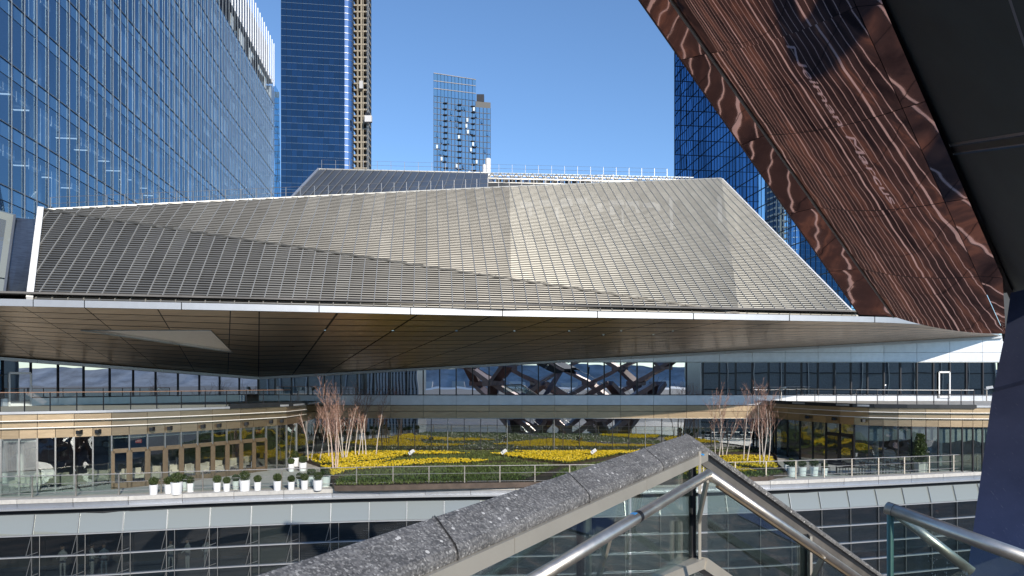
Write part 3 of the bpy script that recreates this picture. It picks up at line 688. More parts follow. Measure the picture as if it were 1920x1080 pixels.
# ------------------------------------------------------------------ railings
def railing(name, label, pts, h, post_r=.02, wires=(.5,), mat=M['rail_d'], glassy=False, every=1, top_r=.025, group=None, top_mat=None):
    t = thing(name, label, 'railing', tuple(pts[0]), group)
    for i, p in enumerate(pts):
        if i % every == 0: MB().beam(p, p+Vector((0, 0, h)), post_r*2, post_r*2, (0, 1, 0)).obj('post', mat, t)
    mb = MB()
    for a, b in zip(pts, pts[1:]): mb.tube(a+Vector((0, 0, h)), b+Vector((0, 0, h)), top_r, n=6, caps=False)
    mb.obj('top_rail', top_mat or mat, t)
    for w_ in wires:
        mb = MB()
        for a, b in zip(pts, pts[1:]): mb.tube(a+Vector((0, 0, h*w_)), b+Vector((0, 0, h*w_)), .014, n=5, caps=False)
        mb.obj('wire', mat, t)
    if glassy:
        for a, b in zip(pts, pts[1:]):
            d = (b-a)*.02; MB().poly([a+d+Vector((0, 0, .08)), b-d+Vector((0, 0, .08)), b-d+Vector((0, 0, h-.03)), a+d+Vector((0, 0, h-.03))]).obj('glass_panel', M['g_rail'], t)
    return t
fr = [V3(p, ZT+.05) for p in resample(offset(TE, -.45), 2.06)]
railing('terrace_railing', 'long glass and steel railing along the front edge of the flower terrace', fr, 1.12, .03, (.62, .2), M['rail'], True)
lr = [at_px(offset(LO, -.15), x) for x in (-60, 0, 46, 94, 144, 194, 245, 294, 340, 385, 425, 462, 494, 523, 545)]
railing('roof_deck_railing', 'dark wire railing round the left restaurant roof with orange top rail', [V3(p, ZD) for p in lr if p], 1.07, .022, (), M['mull'], True, top_mat=simple('warm_rail', (.5, .3, .2), .4, .5, .1))
rr_ = [at_px(offset(RO, -.35), x) for x in (1462, 1494, 1528, 1568, 1606, 1645, 1683, 1719, 1751, 1778, 1802, 1826)]
rr2 = [V3(p, ZD) for p in rr_ if p]
railing('roof_deck_railing', 'pale topped wire railing round the right restaurant roof beside white door', rr2, 1.07, .022, (.75,), M['mull'], False, top_mat=M['white_trim'])
def span(a, b, n): return [a.lerp(b, i/n) for i in range(n+1)]
railing('ridge_railing', 'thin post railing along the long front ridge of the louvre roof', span(A+Vector((.2, .3, .15)), B+Vector((0, .3, .15)), 32)+span(B+Vector((0, .3, .15)), B.lerp(C, .45)+Vector((0, .3, .15)), 9)[1:], .75, .022, (.5,), M['rail_d'], False, top_r=.012)
railing('ridge_railing', 'thin post railing on the rear roof ridge in front of the blue tower', span(R1+Vector((.3, 0, .1)), R2+Vector((-3, 0, .1)), 26), .9, .02, (.5,), M['rail_d'], False, top_r=.010)

# ------------------------------------------------------------------ flower beds (nobody could count them)
def inpoly(x, y, pg):
    c = False; j = len(pg)-1
    for i in range(len(pg)):
        if (pg[i][1] > y) != (pg[j][1] > y) and x < (pg[j][0]-pg[i][0])*(y-pg[i][1])/(pg[j][1]-pg[i][1])+pg[i][0]: c = not c
        j = i
    return c
ZB = ZT+.32
BED = [(602, 868), (575, 860), (596, 848), (700, 843.2), (1000, 843.2), (1300, 843.2), (1440, 843.2), (1456, 853), (1458, 868), (1475, 884), (1440, 893), (1200, 900), (1000, 903), (850, 906), (720, 909), (628, 910), (618, 896)]
bedxy = [G(x, y, ZB).xy for x, y in BED]
bed = thing('flower_bed', 'broad raised bed of yellow flowers and green ground cover on the terrace', 'flower bed', (3, 50, ZT))
MB().poly([V3(p, ZB-.12) for p in bedxy], .2, Vector((0, 0, 1))).obj('soil', M['soil'], bed)
mb = MB()
for p, q in zip(bedxy, bedxy[1:]+bedxy[:1]): mb.beam(V3(p, ZT+.15), V3(q, ZT+.15), .06, .3)
mb.obj('bed_edging', M['steel_edge'], bed)
mb = MB().poly([V3(p, ZT+.02) for p in []]) if False else None
def patch(name, pxpoly, petal, dens, seed, h=.16, col=None, size=.06):
    pg = [G(x, y, ZB) for x, y in pxpoly]; xs_ = [p.x for p in pg]; ys_ = [p.y for p in pg]; pp = [(p.x, p.y) for p in pg]; r = random.Random(seed)
    area = (max(xs_)-min(xs_))*(max(ys_)-min(ys_)); v = []; f = []; v2 = []; f2 = []; sp = (1/dens)**.5
    nx = int((max(xs_)-min(xs_))/sp); ny = int((max(ys_)-min(ys_))/sp)
    for iy in range(ny+1):
        for ix in range(nx+1):
            x = min(xs_)+(ix+.5*(iy % 2)+r.uniform(-.33, .33))*sp; y = min(ys_)+(iy+r.uniform(-.33, .33))*sp
            if not inpoly(x, y, pp): continue
            if petal and r.random() < .05: continue
            z = ZB+r.uniform(-.3, .3)*h*.5; L_, V_, Q_ = (f2, v2, 4)
            for q in range(4):      # leaves
                a = r.uniform(0, 6.28); d = Vector((math.cos(a), math.sin(a), 0)); s = Vector((-d.y, d.x, 0)); k = len(v2); le = r.uniform(.09, .17)
                c = Vector((x, y, z-.05))+d*r.uniform(0, .05)
                v2 += [c-s*.03, c+s*.03, c+d*le+Vector((0, 0, r.uniform(.02, .17)))]; f2.append((k, k+1, k+2))
            if petal:
                for q in range(r.choice((2, 3, 4))):
                    c = Vector((x+r.uniform(-.07, .07), y+r.uniform(-.07, .07), z+.07+r.uniform(0, .05))); a = r.uniform(0, 6.28); t = Vector((math.cos(a), math.sin(a), r.uniform(-.4, .4)))*size*r.uniform(.7, 1.15); s = Vector((-math.sin(a)*.5, math.cos(a)*.2, .9)).normalized()*size*.8
                    k = len(v); v += [c-t, c-s, c+t, c+s]; f.append((k, k+1, k+2, k+3))
    m2 = MB(); m2.v = v2; m2.f = f2; m2.obj('leaves', M['leaf2'], bed, kind='stuff')
    if petal: m1 = MB(); m1.v = v; m1.f = f; m1.obj('yellow_flowers', M['petal'], bed, kind='stuff')
# patches drawn on the bed as the photograph shows them
patch('y', [(571.9, 857.2), (582.8, 853.7), (645.3, 851.3), (782.0, 850.1), (754.7, 856.0), (700.0, 863.0), (660.9, 866.9), (625.8, 868.1), (600.4, 870.8)], True, 26, 1)
patch('y', [(602.3, 875.5), (637.5, 870.1), (692.2, 866.9), (746.9, 858.7), (719.5, 866.9), (676.6, 877.9), (645.3, 885.7), (624.6, 892.7)], True, 26, 2)
patch('y', [(657.0, 881.4), (692.2, 872.8), (746.9, 865.0), (809.4, 861.1), (864.1, 861.5), (918.8, 864.2), (879.7, 868.1), (801.6, 870.1), (723.4, 876.7), (684.4, 881.4)], True, 26, 3)
patch('g', [(625.8, 902.1), (641.4, 890.4), (668.8, 883.3), (723.4, 878.7), (801.6, 871.6), (879.7, 869.3), (950.0, 866.2), (996.9, 865.8), (1051.6, 870.1), (1047.7, 875.5), (1016.4, 886.5), (977.3, 899.0), (879.7, 901.3), (801.6, 903.7), (684.4, 908.0), (633.6, 908.0)], False, 34, 4)
patch('g', [(723.4, 862.2), (782.0, 854.4), (840.6, 852.5), (918.8, 852.5), (953.9, 857.6), (993.0, 864.2), (918.8, 862.6), (840.6, 859.5), (762.5, 863.0)], False, 34, 5)
patch('y', [(918.8, 850.9), (1035.9, 848.2), (1172.7, 846.6), (1145.3, 854.4), (1114.1, 860.3), (1067.2, 867.7), (1016.4, 863.0), (957.8, 856.4)], True, 26, 6)
patch('g', [(1055, 878), (1100, 868), (1200, 858), (1300, 855), (1330, 864), (1260, 882), (1160, 894), (1060, 900), (1030, 898)], False, 34, 7)
patch('y', [(1230, 884), (1290, 870), (1360, 872), (1420, 884), (1330, 889), (1265, 891)], True, 26, 8)
patch('y', [(1320, 856), (1400, 855), (1446, 857), (1452, 868), (1458, 878), (1420, 877), (1370, 870)], True, 26, 9)
patch('g', [(1380, 884), (1460, 880), (1472, 886), (1440, 892), (1200, 899), (1160, 896), (1300, 892)], False, 34, 10)
patch('g', [(640, 843.6), (1440, 843.6), (1440, 846.2), (640, 846.6)], False, 30, 12, .3)
patch('y', [(950, 846.4), (1290, 846), (1240, 850.5), (1100, 851), (1000, 849)], True, 26, 13)
patch('y', [(700, 847), (830, 847), (880, 851), (790, 852.4), (730, 850)], True, 26, 14)
patch('g', [(830, 846.8), (960, 847), (1010, 850.5), (1000, 852.4), (890, 852.4)], False, 30, 15)
patch('y', [(590, 858), (640, 849), (700, 847.5), (720, 851), (650, 854), (600, 861)], True, 26, 16)
patch('g', [(740, 853.2), (1440, 852.6), (1440, 853.4), (740, 854.0)], False, 20, 11, .3)

# ------------------------------------------------------------------ birch trees
def tree(seed, H_, stems, lean, mat, tw):
    r = random.Random(seed); tk = MB(); cr = MB()
    def branch(mb, p, d, L_, r0, depth, n=5):
        segs = max(2, int(L_/.45)); q = p.copy(); rr = r0
        for i in range(segs):
            d = (d+Vector((r.uniform(-.09, .09), r.uniform(-.09, .09), r.uniform(0, .05)))).normalized(); q2 = q+d*(L_/segs); r2 = r0*(1-.75*(i+1)/segs)
            mb.tube(q, q2, rr, r2, n, False)
            if depth < 3 and (i > segs*.25 or depth > 0):
                for _ in range(2):
                    a = r.uniform(0, 6.28); dd_ = (d*1.0+Vector((math.cos(a), math.sin(a), .45))*r.uniform(.35, .7)).normalized()
                    branch(cr, q2, dd_, L_*r.uniform(.16, .32) if depth == 0 else L_*r.uniform(.35, .6), max(.008, r2*.5), depth+1 if depth else 1+1*(L_ < 2), 3)
            q, rr = q2, r2
    for s in range(stems):
        a = 6.28*s/stems+r.uniform(-.5, .5); base = Vector((math.cos(a)*.12, math.sin(a)*.12, -.1)); d = Vector((math.cos(a)*lean, math.sin(a)*lean, 1)).normalized()
        branch(tk, base, d, H_*r.uniform(.8, 1.05), .045, 0)
    return tk, cr
variants = []
tree_spots = [(581, 861, 4.6, 2, .12), (595, 866, 4.4, 1, .1), (614, 858, 5.6, 1, .05), (628, 879, 5.0, 5, .07), (646, 860, 4.8, 4, .14), (669, 855, 5.2, 2, .06), (683, 854, 4.6, 2, .08), (702, 853.6, 5.0, 1, .05),
              (1344, 858, 4.9, 2, .10), (1358, 856, 4.2, 2, .1), (1391, 863, 5.4, 1, .05), (1398, 866, 5.0, 1, .06), (1428, 872, 5.0, 2, .05), (1436, 866, 4.4, 2, .12)]
tl_ = ['leaning two stemmed bare birch at the far left end of the left grove', 'single slim bare birch leaning beside the leftmost birch pair', 'lone tall bare birch behind the pinkish dense clump', 'dense pinkish clump of five birch stems in front of the left grove', 'bare birch with four splayed pale stems right of the dense pink clump', 'bare two stemmed birch standing near the dark glass', 'thin bare birch pair near the glass at the right of the left grove', 'single thin bare birch at the right end of the left grove',
       'two stemmed bare birch just right of the stone coping peak', 'low twiggy bare birch beside the first right hand birch', 'straight single white birch in the middle of the right grove', 'single white birch close right of the straight middle one', 'white birch pair in front of the right grove by the planters', 'bushy bare birch against the right drum window']
for i, (px, py, h_, st_, ln) in enumerate(tree_spots):
    g = G(px, py, ZB); tk, cr = tree(100+i, h_*.86, st_, ln, None, None)
    o = thing('birch_tree', tl_[i], 'tree', tuple(g), 'bare birches in the flower bed', True)
    tk.obj('trunk', M['bark'] if i == 3 else M['bark2'], o); cr.obj('crown', M['twig'], o)

# ------------------------------------------------------------------ planters, lights, fixtures
def pot(name, label, r_, hh, pr, group='white potted shrubs on the terrace'):
    t = thing(name, label, 'planter', (0, 0, 0), group, True)
    MB().lathe([(0, 0), (r_*.82, 0), (r_, hh), (r_*.92, hh), (r_*.9, hh-.06), (0, hh-.06)], n=20).obj('pot', M['white'], t, smooth=False)
    r = random.Random(int(r_*100)); mb = MB()
    for i in range(900):
        a, b_ = r.uniform(0, 6.28), math.acos(r.uniform(-1, 1)); q = pr*r.uniform(.55, 1.08); c = Vector((q*math.sin(b_)*math.cos(a), q*math.sin(b_)*math.sin(a), hh+pr*.85+q*math.cos(b_)*.95))
        d = Vector((r.uniform(-1, 1), r.uniform(-1, 1), r.uniform(-1, 1))).normalized()*.035; e = d.cross(Vector((r.uniform(-1, 1), 1, r.uniform(-1, 1)))).normalized()*.022
        k = len(mb.v); mb.v += [c-d, c-e, c+d, c+e]; mb.f.append((k, k+1, k+2, k+3))
    mb.obj('shrub', M['leaf'], t); return t
ps, pb = pot('potted_shrub', 'x', .22, .55, .23), pot('potted_shrub', 'x', .31, .66, .30)
pots = [(288, 928, 0, 'small white potted shrub standing furthest left before the bronze doors'), (316, 926, 0, 'small white potted shrub half behind the large one near the left doors'), (331, 927, 1, 'large white potted shrub left of the door path'), (345, 921, 0, 'small white potted shrub behind the large left one'), (357, 923, 0, 'small white potted shrub right of the large left one'),
        (407, 922, 0, 'small white potted shrub leftmost in the middle row of five'), (425, 922, 0, 'white potted shrub second in the middle row'), (442, 918, 0, 'small white potted shrub behind the large middle pot'), (459, 921, 1, 'large white potted shrub in the middle row'), (483, 920, 0, 'white potted shrub at the right end of the middle row'), (520, 920, 0, 'small white potted shrub standing alone between the rows'),
        (546, 919, 0, 'white potted shrub left of the cluster beside the flower bed'), (562, 914, 0, 'small white potted shrub at the back of the bed cluster'), (571, 918, 0, 'white potted shrub in front of the bed cluster'), (584, 911, 1, 'large white potted shrub tallest at the back by the bed corner'), (596, 919, 1, 'large white potted shrub in front of the bed corner'), (610, 913, 1, 'large white potted shrub touching the bed corner'),
        (546, 884, 0, 'small white potted shrub by the open restaurant door'), (553, 874, 1, 'large white potted shrub behind the small one by the open door'), (568, 883, 1, 'large white potted shrub at the left tip of the yellow flowers'),
        (1484, 893, 1, 'large white potted shrub leftmost outside the right restaurant'), (1504, 892, 1, 'large white potted shrub second outside the right restaurant'), (1526, 892, 1, 'large white potted shrub third outside the right restaurant'), (1546, 891, 0, 'small white potted shrub at the right end outside the right restaurant'), (1475, 884, 0, 'small white potted shrub behind the leftmost right hand pot')]
for i, (px, py, k, lab) in enumerate(pots):
    src = pb if k else ps; g = G(px, py, ZT+.02)
    used = src.get('used'); sc_ = random.uniform(.84, 1.0)
    o = src if not used else dup(src, g, random.uniform(0, 6), sc_); src['used'] = 1
    o.location = g; o['label'] = lab
for s in (ps, pb): del s['used']
for o in bpy.data.objects:
    if 'used' in o.keys(): del o['used']
# big tub with a leafy bush
g = G(1726, 886, ZT); t = thing('bushy_planter', 'tall leafy bush in a square pale tub outside the right restaurant', 'planter', tuple(g), None, True)
MB().lathe([(0, 0), (.38, 0), (.42, .7), (.36, .7), (.36, .62), (0, .62)], n=8).obj('tub', M['paving'], t)
r = random.Random(5); mb = MB()
for i in range(2200):
    a = r.uniform(0, 6.28); z = r.uniform(0, 1); q = r.uniform(.1, 1)*.6*(1-z*.75)**.7; c = Vector((q*math.cos(a), q*math.sin(a), .7+z*1.9)); d = Vector((r.uniform(-1, 1), r.uniform(-1, 1), r.uniform(-.3, 1))).normalized()*.07; e = d.cross(Vector((1, r.uniform(-1, 1), 0))).normalized()*.03; k = len(mb.v); mb.v += [c-d, c-e, c+d, c+e]; mb.f.append((k, k+1, k+2, k+3))
mb.obj('foliage', M['leaf'], t)
# spotlights on stakes in the bed
def spot(label, px, py):
    g = G(px, py, ZB); t = thing('garden_spotlight', label, 'light', tuple(g), 'white spotlights in the flower bed', True)
    MB().tube((0, 0, -.1), (0, 0, .25), .02, n=6).obj('stake', M['mull_l'], t)
    m = MB(); m.beam((-.16, 0, .25), (.16, -.1, .5), .3, .24); m.obj('lamp_head', M['white'], t); MB().beam((-.26, .02, .62), (-.02, -.08, .30), .3, .02).obj('shield', M['mull'], t)
for px, py, lab in ((772, 857, 'white spotlight leftmost of the three in the flower bed'), (945, 856, 'white spotlight in the middle of the flower bed'), (1113, 855, 'white spotlight nearest the stone coping in the flower bed')): spot(lab, px, py)
for i, px in enumerate((951, 1039)):
    g = G(px, 851, ZT); t = thing('slim_post', ('slim pale steel post rising from the bed beside the middle spotlight', 'slim pale steel post rising from the bed between two spotlights')[i], 'post', tuple(g), None, True); MB().tube((0, 0, 0), (0, 0, 2.9), .035, n=8).obj('shaft', M['mull_l'], t); MB().lathe([(.09, 0), (.09, .36), (0, .36)], n=10).obj('base', M['mull_l'], t)
# small floodlights on the bronze fascia
k0 = None
def flood(curve, px, z, lab):
    global k0
    p = at_px(offset(curve, .08), px); loc = V3(p, z)
    if k0 is None:
        k0 = thing('fascia_floodlight', lab, 'light', tuple(loc), 'floodlights on the bronze fascias', True)
        MB().box((0, -.02, 0), .10, .08, .22).obj('bracket', M['mull'], k0); MB().box((-.02, -.2, -.02), .20, .26, .20).obj('housing', M['dark'], k0); o = k0
    else: o = dup(k0, loc, 0, 1, lab)
    return o
for i, px in enumerate((153, 188, 289, 322, 384, 414, 465)): flood(LB, px, -2.78, 'black floodlight number %s' % i)
labs = ['leftmost black floodlight on the left bronze fascia', 'second black floodlight on the left bronze fascia, near the first', 'black floodlight above the second pair of bronze doors', 'black floodlight above the third pair of bronze doors', 'black floodlight between the third and fourth door pairs', 'black floodlight above the fourth door pair', 'black floodlight above the last bronze doors', 'rightmost left hand floodlight on the shaded fascia by the open door', 'black twin floodlight in the shaded corner of the left fascia', 'leftmost black floodlight on the right bronze fascia', 'black floodlight above the dark doors on the right fascia', 'rightmost black floodlight on the right bronze fascia']
for px in (511, 531): flood(LB, px, -2.75, '')
for px in (1511, 1561, 1616): flood(RB, px, -2.72, '')
fl_ = [o for o in bpy.data.objects if o.name.startswith('fascia_floodlight')]
for o, l in zip(sorted(fl_, key=lambda o: o.location.x), labs): o['label'] = l
# cctv cameras on the decks
for px, py, D_, lab in ((560, 752, 56, 'white security camera on a pole at the right end of the left roof deck'), (1465, 751, 56, 'white security camera on a pole at the left end of the right roof deck'), (1850, 752, 51, 'white security camera on a pole at the right end of the right deck')):
    t = thing('security_camera', lab, 'camera', tuple(P(px, py, D_)), 'pole cameras', True); MB().tube((0, 0, 0), (0, 0, .85), .04, n=6).obj('pole', M['rail_d'], t)
    m = MB(); m.beam((-.05, -.05, .98), (.25, -.3, 1.05), .2, .2); m.box((0, 0, .9), .2, .2, .1); m.obj('camera_head', M['white'], t)
for px, D_, py, lab in ((260, 40.3, 827, 'red exit sign inside the glass above the left bronze doors'), (485, 46.6, 809, 'red exit sign inside the glass above the last bronze doors'), (1524, 52.3, 824, 'small red sign inside the right restaurant window')):
    t = thing('exit_sign', lab, 'sign', tuple(P(px, py, D_)), None, True); MB().box((0, 0, 0), .36, .05, .22).obj('sign_box', M['red'], t)
    if px < 1000:
        fo = flat_text('EXIT', .17, M['white']); fo.parent = t; fo.rotation_euler = (math.pi/2, 0, 0); fo.location = (0, -.035, 0)
# dining chairs and tables seen through the restaurant glass
def chair(lab):
    t = thing('lounge_chair', lab, 'chair', (0, 0, 0), 'cream chairs inside the left restaurant', True)
    MB().box((0, 0, .38), .6, .6, .16).obj('seat', M['sofa'], t); MB().box((0, .27, .64), .6, .1, .46).obj('backrest', M['sofa'], t)
    for a, b in ((-1, -1), (1, -1), (1, 1), (-1, 1)): MB().box((a*.25, b*.25, .15), .05, .05, .3).obj('leg', M['mull'], t)
    for s in (-1, 1): MB().box((s*.27, 0, .52), .08, .55, .14).obj('armrest', M['sofa'], t)
    return t
c0 = None; n_ = 0
for i in range(30):
    px = 12+i*15.6; p = at_px(LB, px)
    if not p: continue
    q = p+Vector((-.35, .93))*random.uniform(.9, 3.2)
    zn = 'behind the plain glass left of the white column' if px < 75 else 'behind the plain glass between white column and first bronze door' if px < 209 else 'seen through the first pair of bronze doors' if px < 276 else 'seen through the second pair of bronze doors' if px < 339 else 'seen through the third pair of bronze doors' if px < 398 else 'seen through the fourth and fifth pairs of bronze doors'
    if c0 is None: c0 = chair('x'); c0.location = V3(q, ZT); o = c0
    else: o = dup(c0, V3(q, ZT), random.uniform(0, 6.28))
    o['label'] = 'cream lounge chair '+zn; o['group'] = 'cream chairs '+zn
# outdoor dark tables and chairs on right terrace
def table(lab):
    t = thing('cafe_table', lab, 'table', (0, 0, 0), 'dark cafe tables outside the right restaurant', True)
    MB().box((0, 0, .73), .7, .7, .04).obj('table_top', M['mull'], t); MB().tube((0, 0, 0), (0, 0, .72), .03, n=6).obj('pedestal', M['mull'], t); MB().box((0, 0, .02), .4, .4, .03).obj('foot', M['mull'], t); return t
def dchair():
    t = thing('cafe_chair', 'dark slim cafe chair beside a dark table on the right terrace', 'chair', (0, 0, 0), 'dark cafe chairs outside the right restaurant', True)
    MB().box((0, 0, .45), .42, .42, .03).obj('seat', M['mull'], t); MB().box((0, .2, .7), .42, .03, .3).obj('backrest', M['mull'], t)
    for a, b in ((-1, -1), (1, -1), (1, 1), (-1, 1)): MB().box((a*.19, b*.19, .22), .03, .03, .45).obj('leg', M['mull'], t)
    return t
tb = dc = None
tabl = ['dark cafe table just right of the white pots', 'dark cafe table in front of the dark restaurant doors', 'dark cafe table right of the dark restaurant doors', 'dark cafe table left of the bushy planter']
for i, (px, py) in enumerate(((1568, 889), (1598, 890), (1632, 889), (1680, 889))):
    g = G(px, py, ZT+.01)
    if tb is None: tb = table(tabl[0]); tb.location = g
    else: dup(tb, g, .2, 1, tabl[i])
    for s in (-1, 1):
        cl_lab = 'dark cafe chair %s of the %s' % ('left' if s < 0 else 'right', tabl[i].replace('dark cafe ', '').replace('in front of', 'before').replace('dark restaurant doors', 'dark doors'))
        if dc is None: dc = dchair(); dc.location = g+Vector((s*.7, 0, 0)); dc['label'] = cl_lab
        else: dup(dc, g+Vector((s*.7, random.uniform(-.1, .1), 0)), s*math.pi/2, 1, cl_lab)
# people in the dark storey behind the curtain glass
def person(lab, loc, mat, rz, lift, hat):
    t = thing('person', lab, 'person', tuple(loc), None, True); t.rotation_euler = (0, 0, rz)
    def skin(name, V, E, R, mt):
        me = bpy.data.meshes.new(name); me.from_pydata(V, E, []); o = bpy.data.objects.new(name, me); COL.objects.link(o); o.parent = t
        o.modifiers.new('skin', 'SKIN'); me.skin_vertices[0].data[0].use_root = True
        for i, q in enumerate(R): me.skin_vertices[0].data[i].radius = (q, q*.8)
        s = o.modifiers.new('sub', 'SUBSURF'); s.levels = s.render_levels = 1; me.materials.append(mt); return o
    V = [(0, 0, .95), (0, 0, 1.2), (0, 0, 1.42), (0, 0, 1.52), (0, -.01, 1.62), (0, -.01, 1.74), (-.1, 0, .9), (-.11, -.02, .5), (-.11, 0, .08), (-.11, -.14, .04), (.1, 0, .9), (.11, -.02, .5), (.11, 0, .08), (.11, -.14, .04), (-.19, 0, 1.4), (-.25, -.05, 1.13), (-.16, -.28, 1.05+lift), (.19, 0, 1.4), (.25, -.05, 1.13), (.16, -.28, 1.05+lift)]
    E = [(0, 1), (1, 2), (2, 3), (3, 4), (4, 5), (0, 6), (6, 7), (7, 8), (8, 9), (0, 10), (10, 11), (11, 12), (12, 13), (2, 14), (14, 15), (15, 16), (2, 17), (17, 18), (18, 19)]
    R = [.15, .13, .14, .06, .09, .08, .09, .06, .045, .04, .09, .06, .045, .04, .065, .045, .035, .065, .045, .035]
    skin('body', V, E, R, mat)
    MB().blob((0, -.02, 1.68), .105, 3, 2, .9, 1.15).obj('head', M['skin'], t, smooth=True)
    MB().blob((0, .015, 1.75), .11, 4, 2, .95, .8).obj('cap' if hat else 'hair', M['orange'] if hat else M['mull'], t)
for px, lab, mt, rz, li, ht in ((118, 'person in white with folded arms behind the dark glass at lower left', M['cloth_w'], 0, .1, 0), (172, 'person in pale shirt standing with back turned behind the dark glass', M['cloth_w'], 2.5, 0, 0), (195, 'person in grey beside the pale shirted one behind dark glass', M['interior_l'], .4, .05, 0), (320, 'person in white leaning at a counter behind the dark glass', M['cloth_w'], .9, -.05, 0), (352, 'person in white at the counter near the pale blind', M['cloth_w'], -.6, 0, 0), (388, 'person in pale shirt nearest the pale blind behind dark glass', M['cloth_w'], .2, .1, 0), (1757, 'person in an orange cap behind the dark glass at lower right', M['mull'], 0, 0, 1)):
    p = at_px(offset(TE, -1.6), px); person(lab, V3(p, -10.65), mt, rz, li, ht)

# ------------------------------------------------------------------ towers
UD = Vector((-.125, 1)).normalized(); UN = Vector((UD.y, -UD.x))
# left office tower
LT = thing('office_tower', 'huge blue glass office tower on the left with white blinds in its windows', 'building', (-34, 90, -14))
o0 = Vector((-33.8, 46)); Sw = 1.5; Fh = 4.2; z_base = -8.0
def ltp(s): return o0+UD*s
s_lo, s_hi = -6.0, 79.5
zf = [(z_base+Fh*k) for k in range(0, 16)]; ztop_glass = 53.6
npane = 0; restv = MB(); rests = MB(); mull = MB(); rndm = random.Random(3)
ncol_ = int((s_hi-s_lo)/Sw); cand = []
for i in range(ncol_):
    s0 = s_lo+i*Sw; p, q = ltp(s0), ltp(s0+Sw)
    for k in range(15):
        z0 = zf[k]; z1 = z0+Fh
        if z1 > 55: continue
        px = p.x/p.y*F+CX; pyt = HY-z1/p.y*F; pyb = HY-z0/p.y*F
        quadv = [V3(p+UD*.03, z0+.05), V3(q-UD*.03, z0+.05), V3(q-UD*.03, z0+Fh-1.05), V3(p+UD*.03, z0+Fh-1.05)]
        quads = [V3(p+UD*.03, z0+Fh-.98), V3(q-UD*.03, z0+Fh-.98), V3(q-UD*.03, z0+Fh-.04), V3(p+UD*.03, z0+Fh-.04)]
        vis = -30 < px < 380 and pyb > -20 and pyt < 400 and npane < 290
        if vis and p.y < 90:
            MB().poly(quadv).obj('window_pane', M['g_officeL'], LT); MB().poly(quads).obj('spandrel_pane', M['g_spanL'], LT); npane += 1
        else: restv.poly(quadv); rests.poly(quads)
restv.obj('far_window_panes', M['g_officeL'], LT, kind='stuff'); rests.obj('far_spandrel_panes', M['g_spanL'], LT, kind='stuff')
for i in range(ncol_+1):
    p = ltp(s_lo+i*Sw)+UN*.0
    MB().beam(V3(p, -8)+V3(UN, 0)*.09, V3(p, 54)+V3(UN, 0)*.09, .045, .07, V3(UN, 0)).obj('mullion', M['line_l'], LT)
    if i > 14: MB().beam(V3(p, 54)+V3(UN, 0)*.12, V3(p, 61.8)+V3(UN, 0)*.12, .12, .16, V3(UN, 0)).obj('parapet_fin', M['g_fin'], LT)
for z in zf: MB().beam(V3(ltp(s_lo)+UN*.03, z), V3(ltp(s_hi)+UN*.03, z), .08, .07).obj('floor_line', M['line_l'], LT)
mb = MB()
for z in zf: mb.beam(V3(ltp(s_lo)-UN*6, z+.05-.4), V3(ltp(s_hi)-UN*6, z+.05-.4), 11.8, .5)
mb.obj('floor_slabs', M['slab'], LT); MB().poly([V3(ltp(s_lo)-UN*9, -8), V3(ltp(s_hi)-UN*9, -8), V3(ltp(s_hi)-UN*9, 54), V3(ltp(s_lo)-UN*9, 54)], .2).obj('core_wall', M['interior_l'], LT)
MB().poly([V3(ltp(s_lo)-UN*.8, 54.2), V3(ltp(s_hi)-UN*.8, 54.2), V3(ltp(s_hi)-UN*.8, 61), V3(ltp(s_lo)-UN*.8, 61)], .2).obj('parapet_screen', M['slab'], LT)
lampm, t_, b_ = new('ceiling_light_strip'); b_.inputs['Emission Color'].default_value = (.85, .95, 1, 1); b_.inputs['Emission Strength'].default_value = .8; b_.inputs['Base Color'].default_value = (.8, .8, .8, 1)
bl = 0; cl = 0
for i in range(ncol_):
    s0 = s_lo+i*Sw
    for k in range(1, 15):
        z0 = zf[k]; p = ltp(s0+.1)-UN*.5; q = ltp(s0+Sw-.1)-UN*.5
        full = (i in (7, 8, 14, 20, 21, 27, 34, 35, 40) and rndm.random() < .55) or rndm.random() < .07
        part = rndm.random() < (.45 if k < 9 else .18)
        if full: MB().poly([V3(p, z0+.1), V3(q, z0+.1), V3(q, z0+3.0), V3(p, z0+3.0)], .05).obj('blind', M['blind'], LT)
        elif part:
            h_ = rndm.uniform(.3, .9); MB().poly([V3(p, z0+3.0-h_), V3(q, z0+3.0-h_), V3(q, z0+3.0), V3(p, z0+3.0)], .05).obj('blind', M['blind'], LT)
        if k < 7 and i % 2 == 0 and cl < 200 and rndm.random() < .8:
            MB().beam(V3(ltp(s0+.1)-UN*1.6, z0+3.35), V3(ltp(s0+.1)-UN*3.2, z0+3.35), .18, .05).obj('ceiling_light', lampm, LT); cl += 1
    if i % 6 == 2: MB().tube(V3(ltp(s0)-UN*1.6, -8), V3(ltp(s0)-UN*1.6, 54), .38, n=10).obj('column', M['blind'], LT)
MB().poly([V3(ltp(s_hi)-UN*.3, -8), V3(ltp(s_hi)-UN*9, -8), V3(ltp(s_hi)-UN*9, 54), V3(ltp(s_hi)-UN*.3, 54)], .2).obj('end_wall', M['interior_l'], LT)
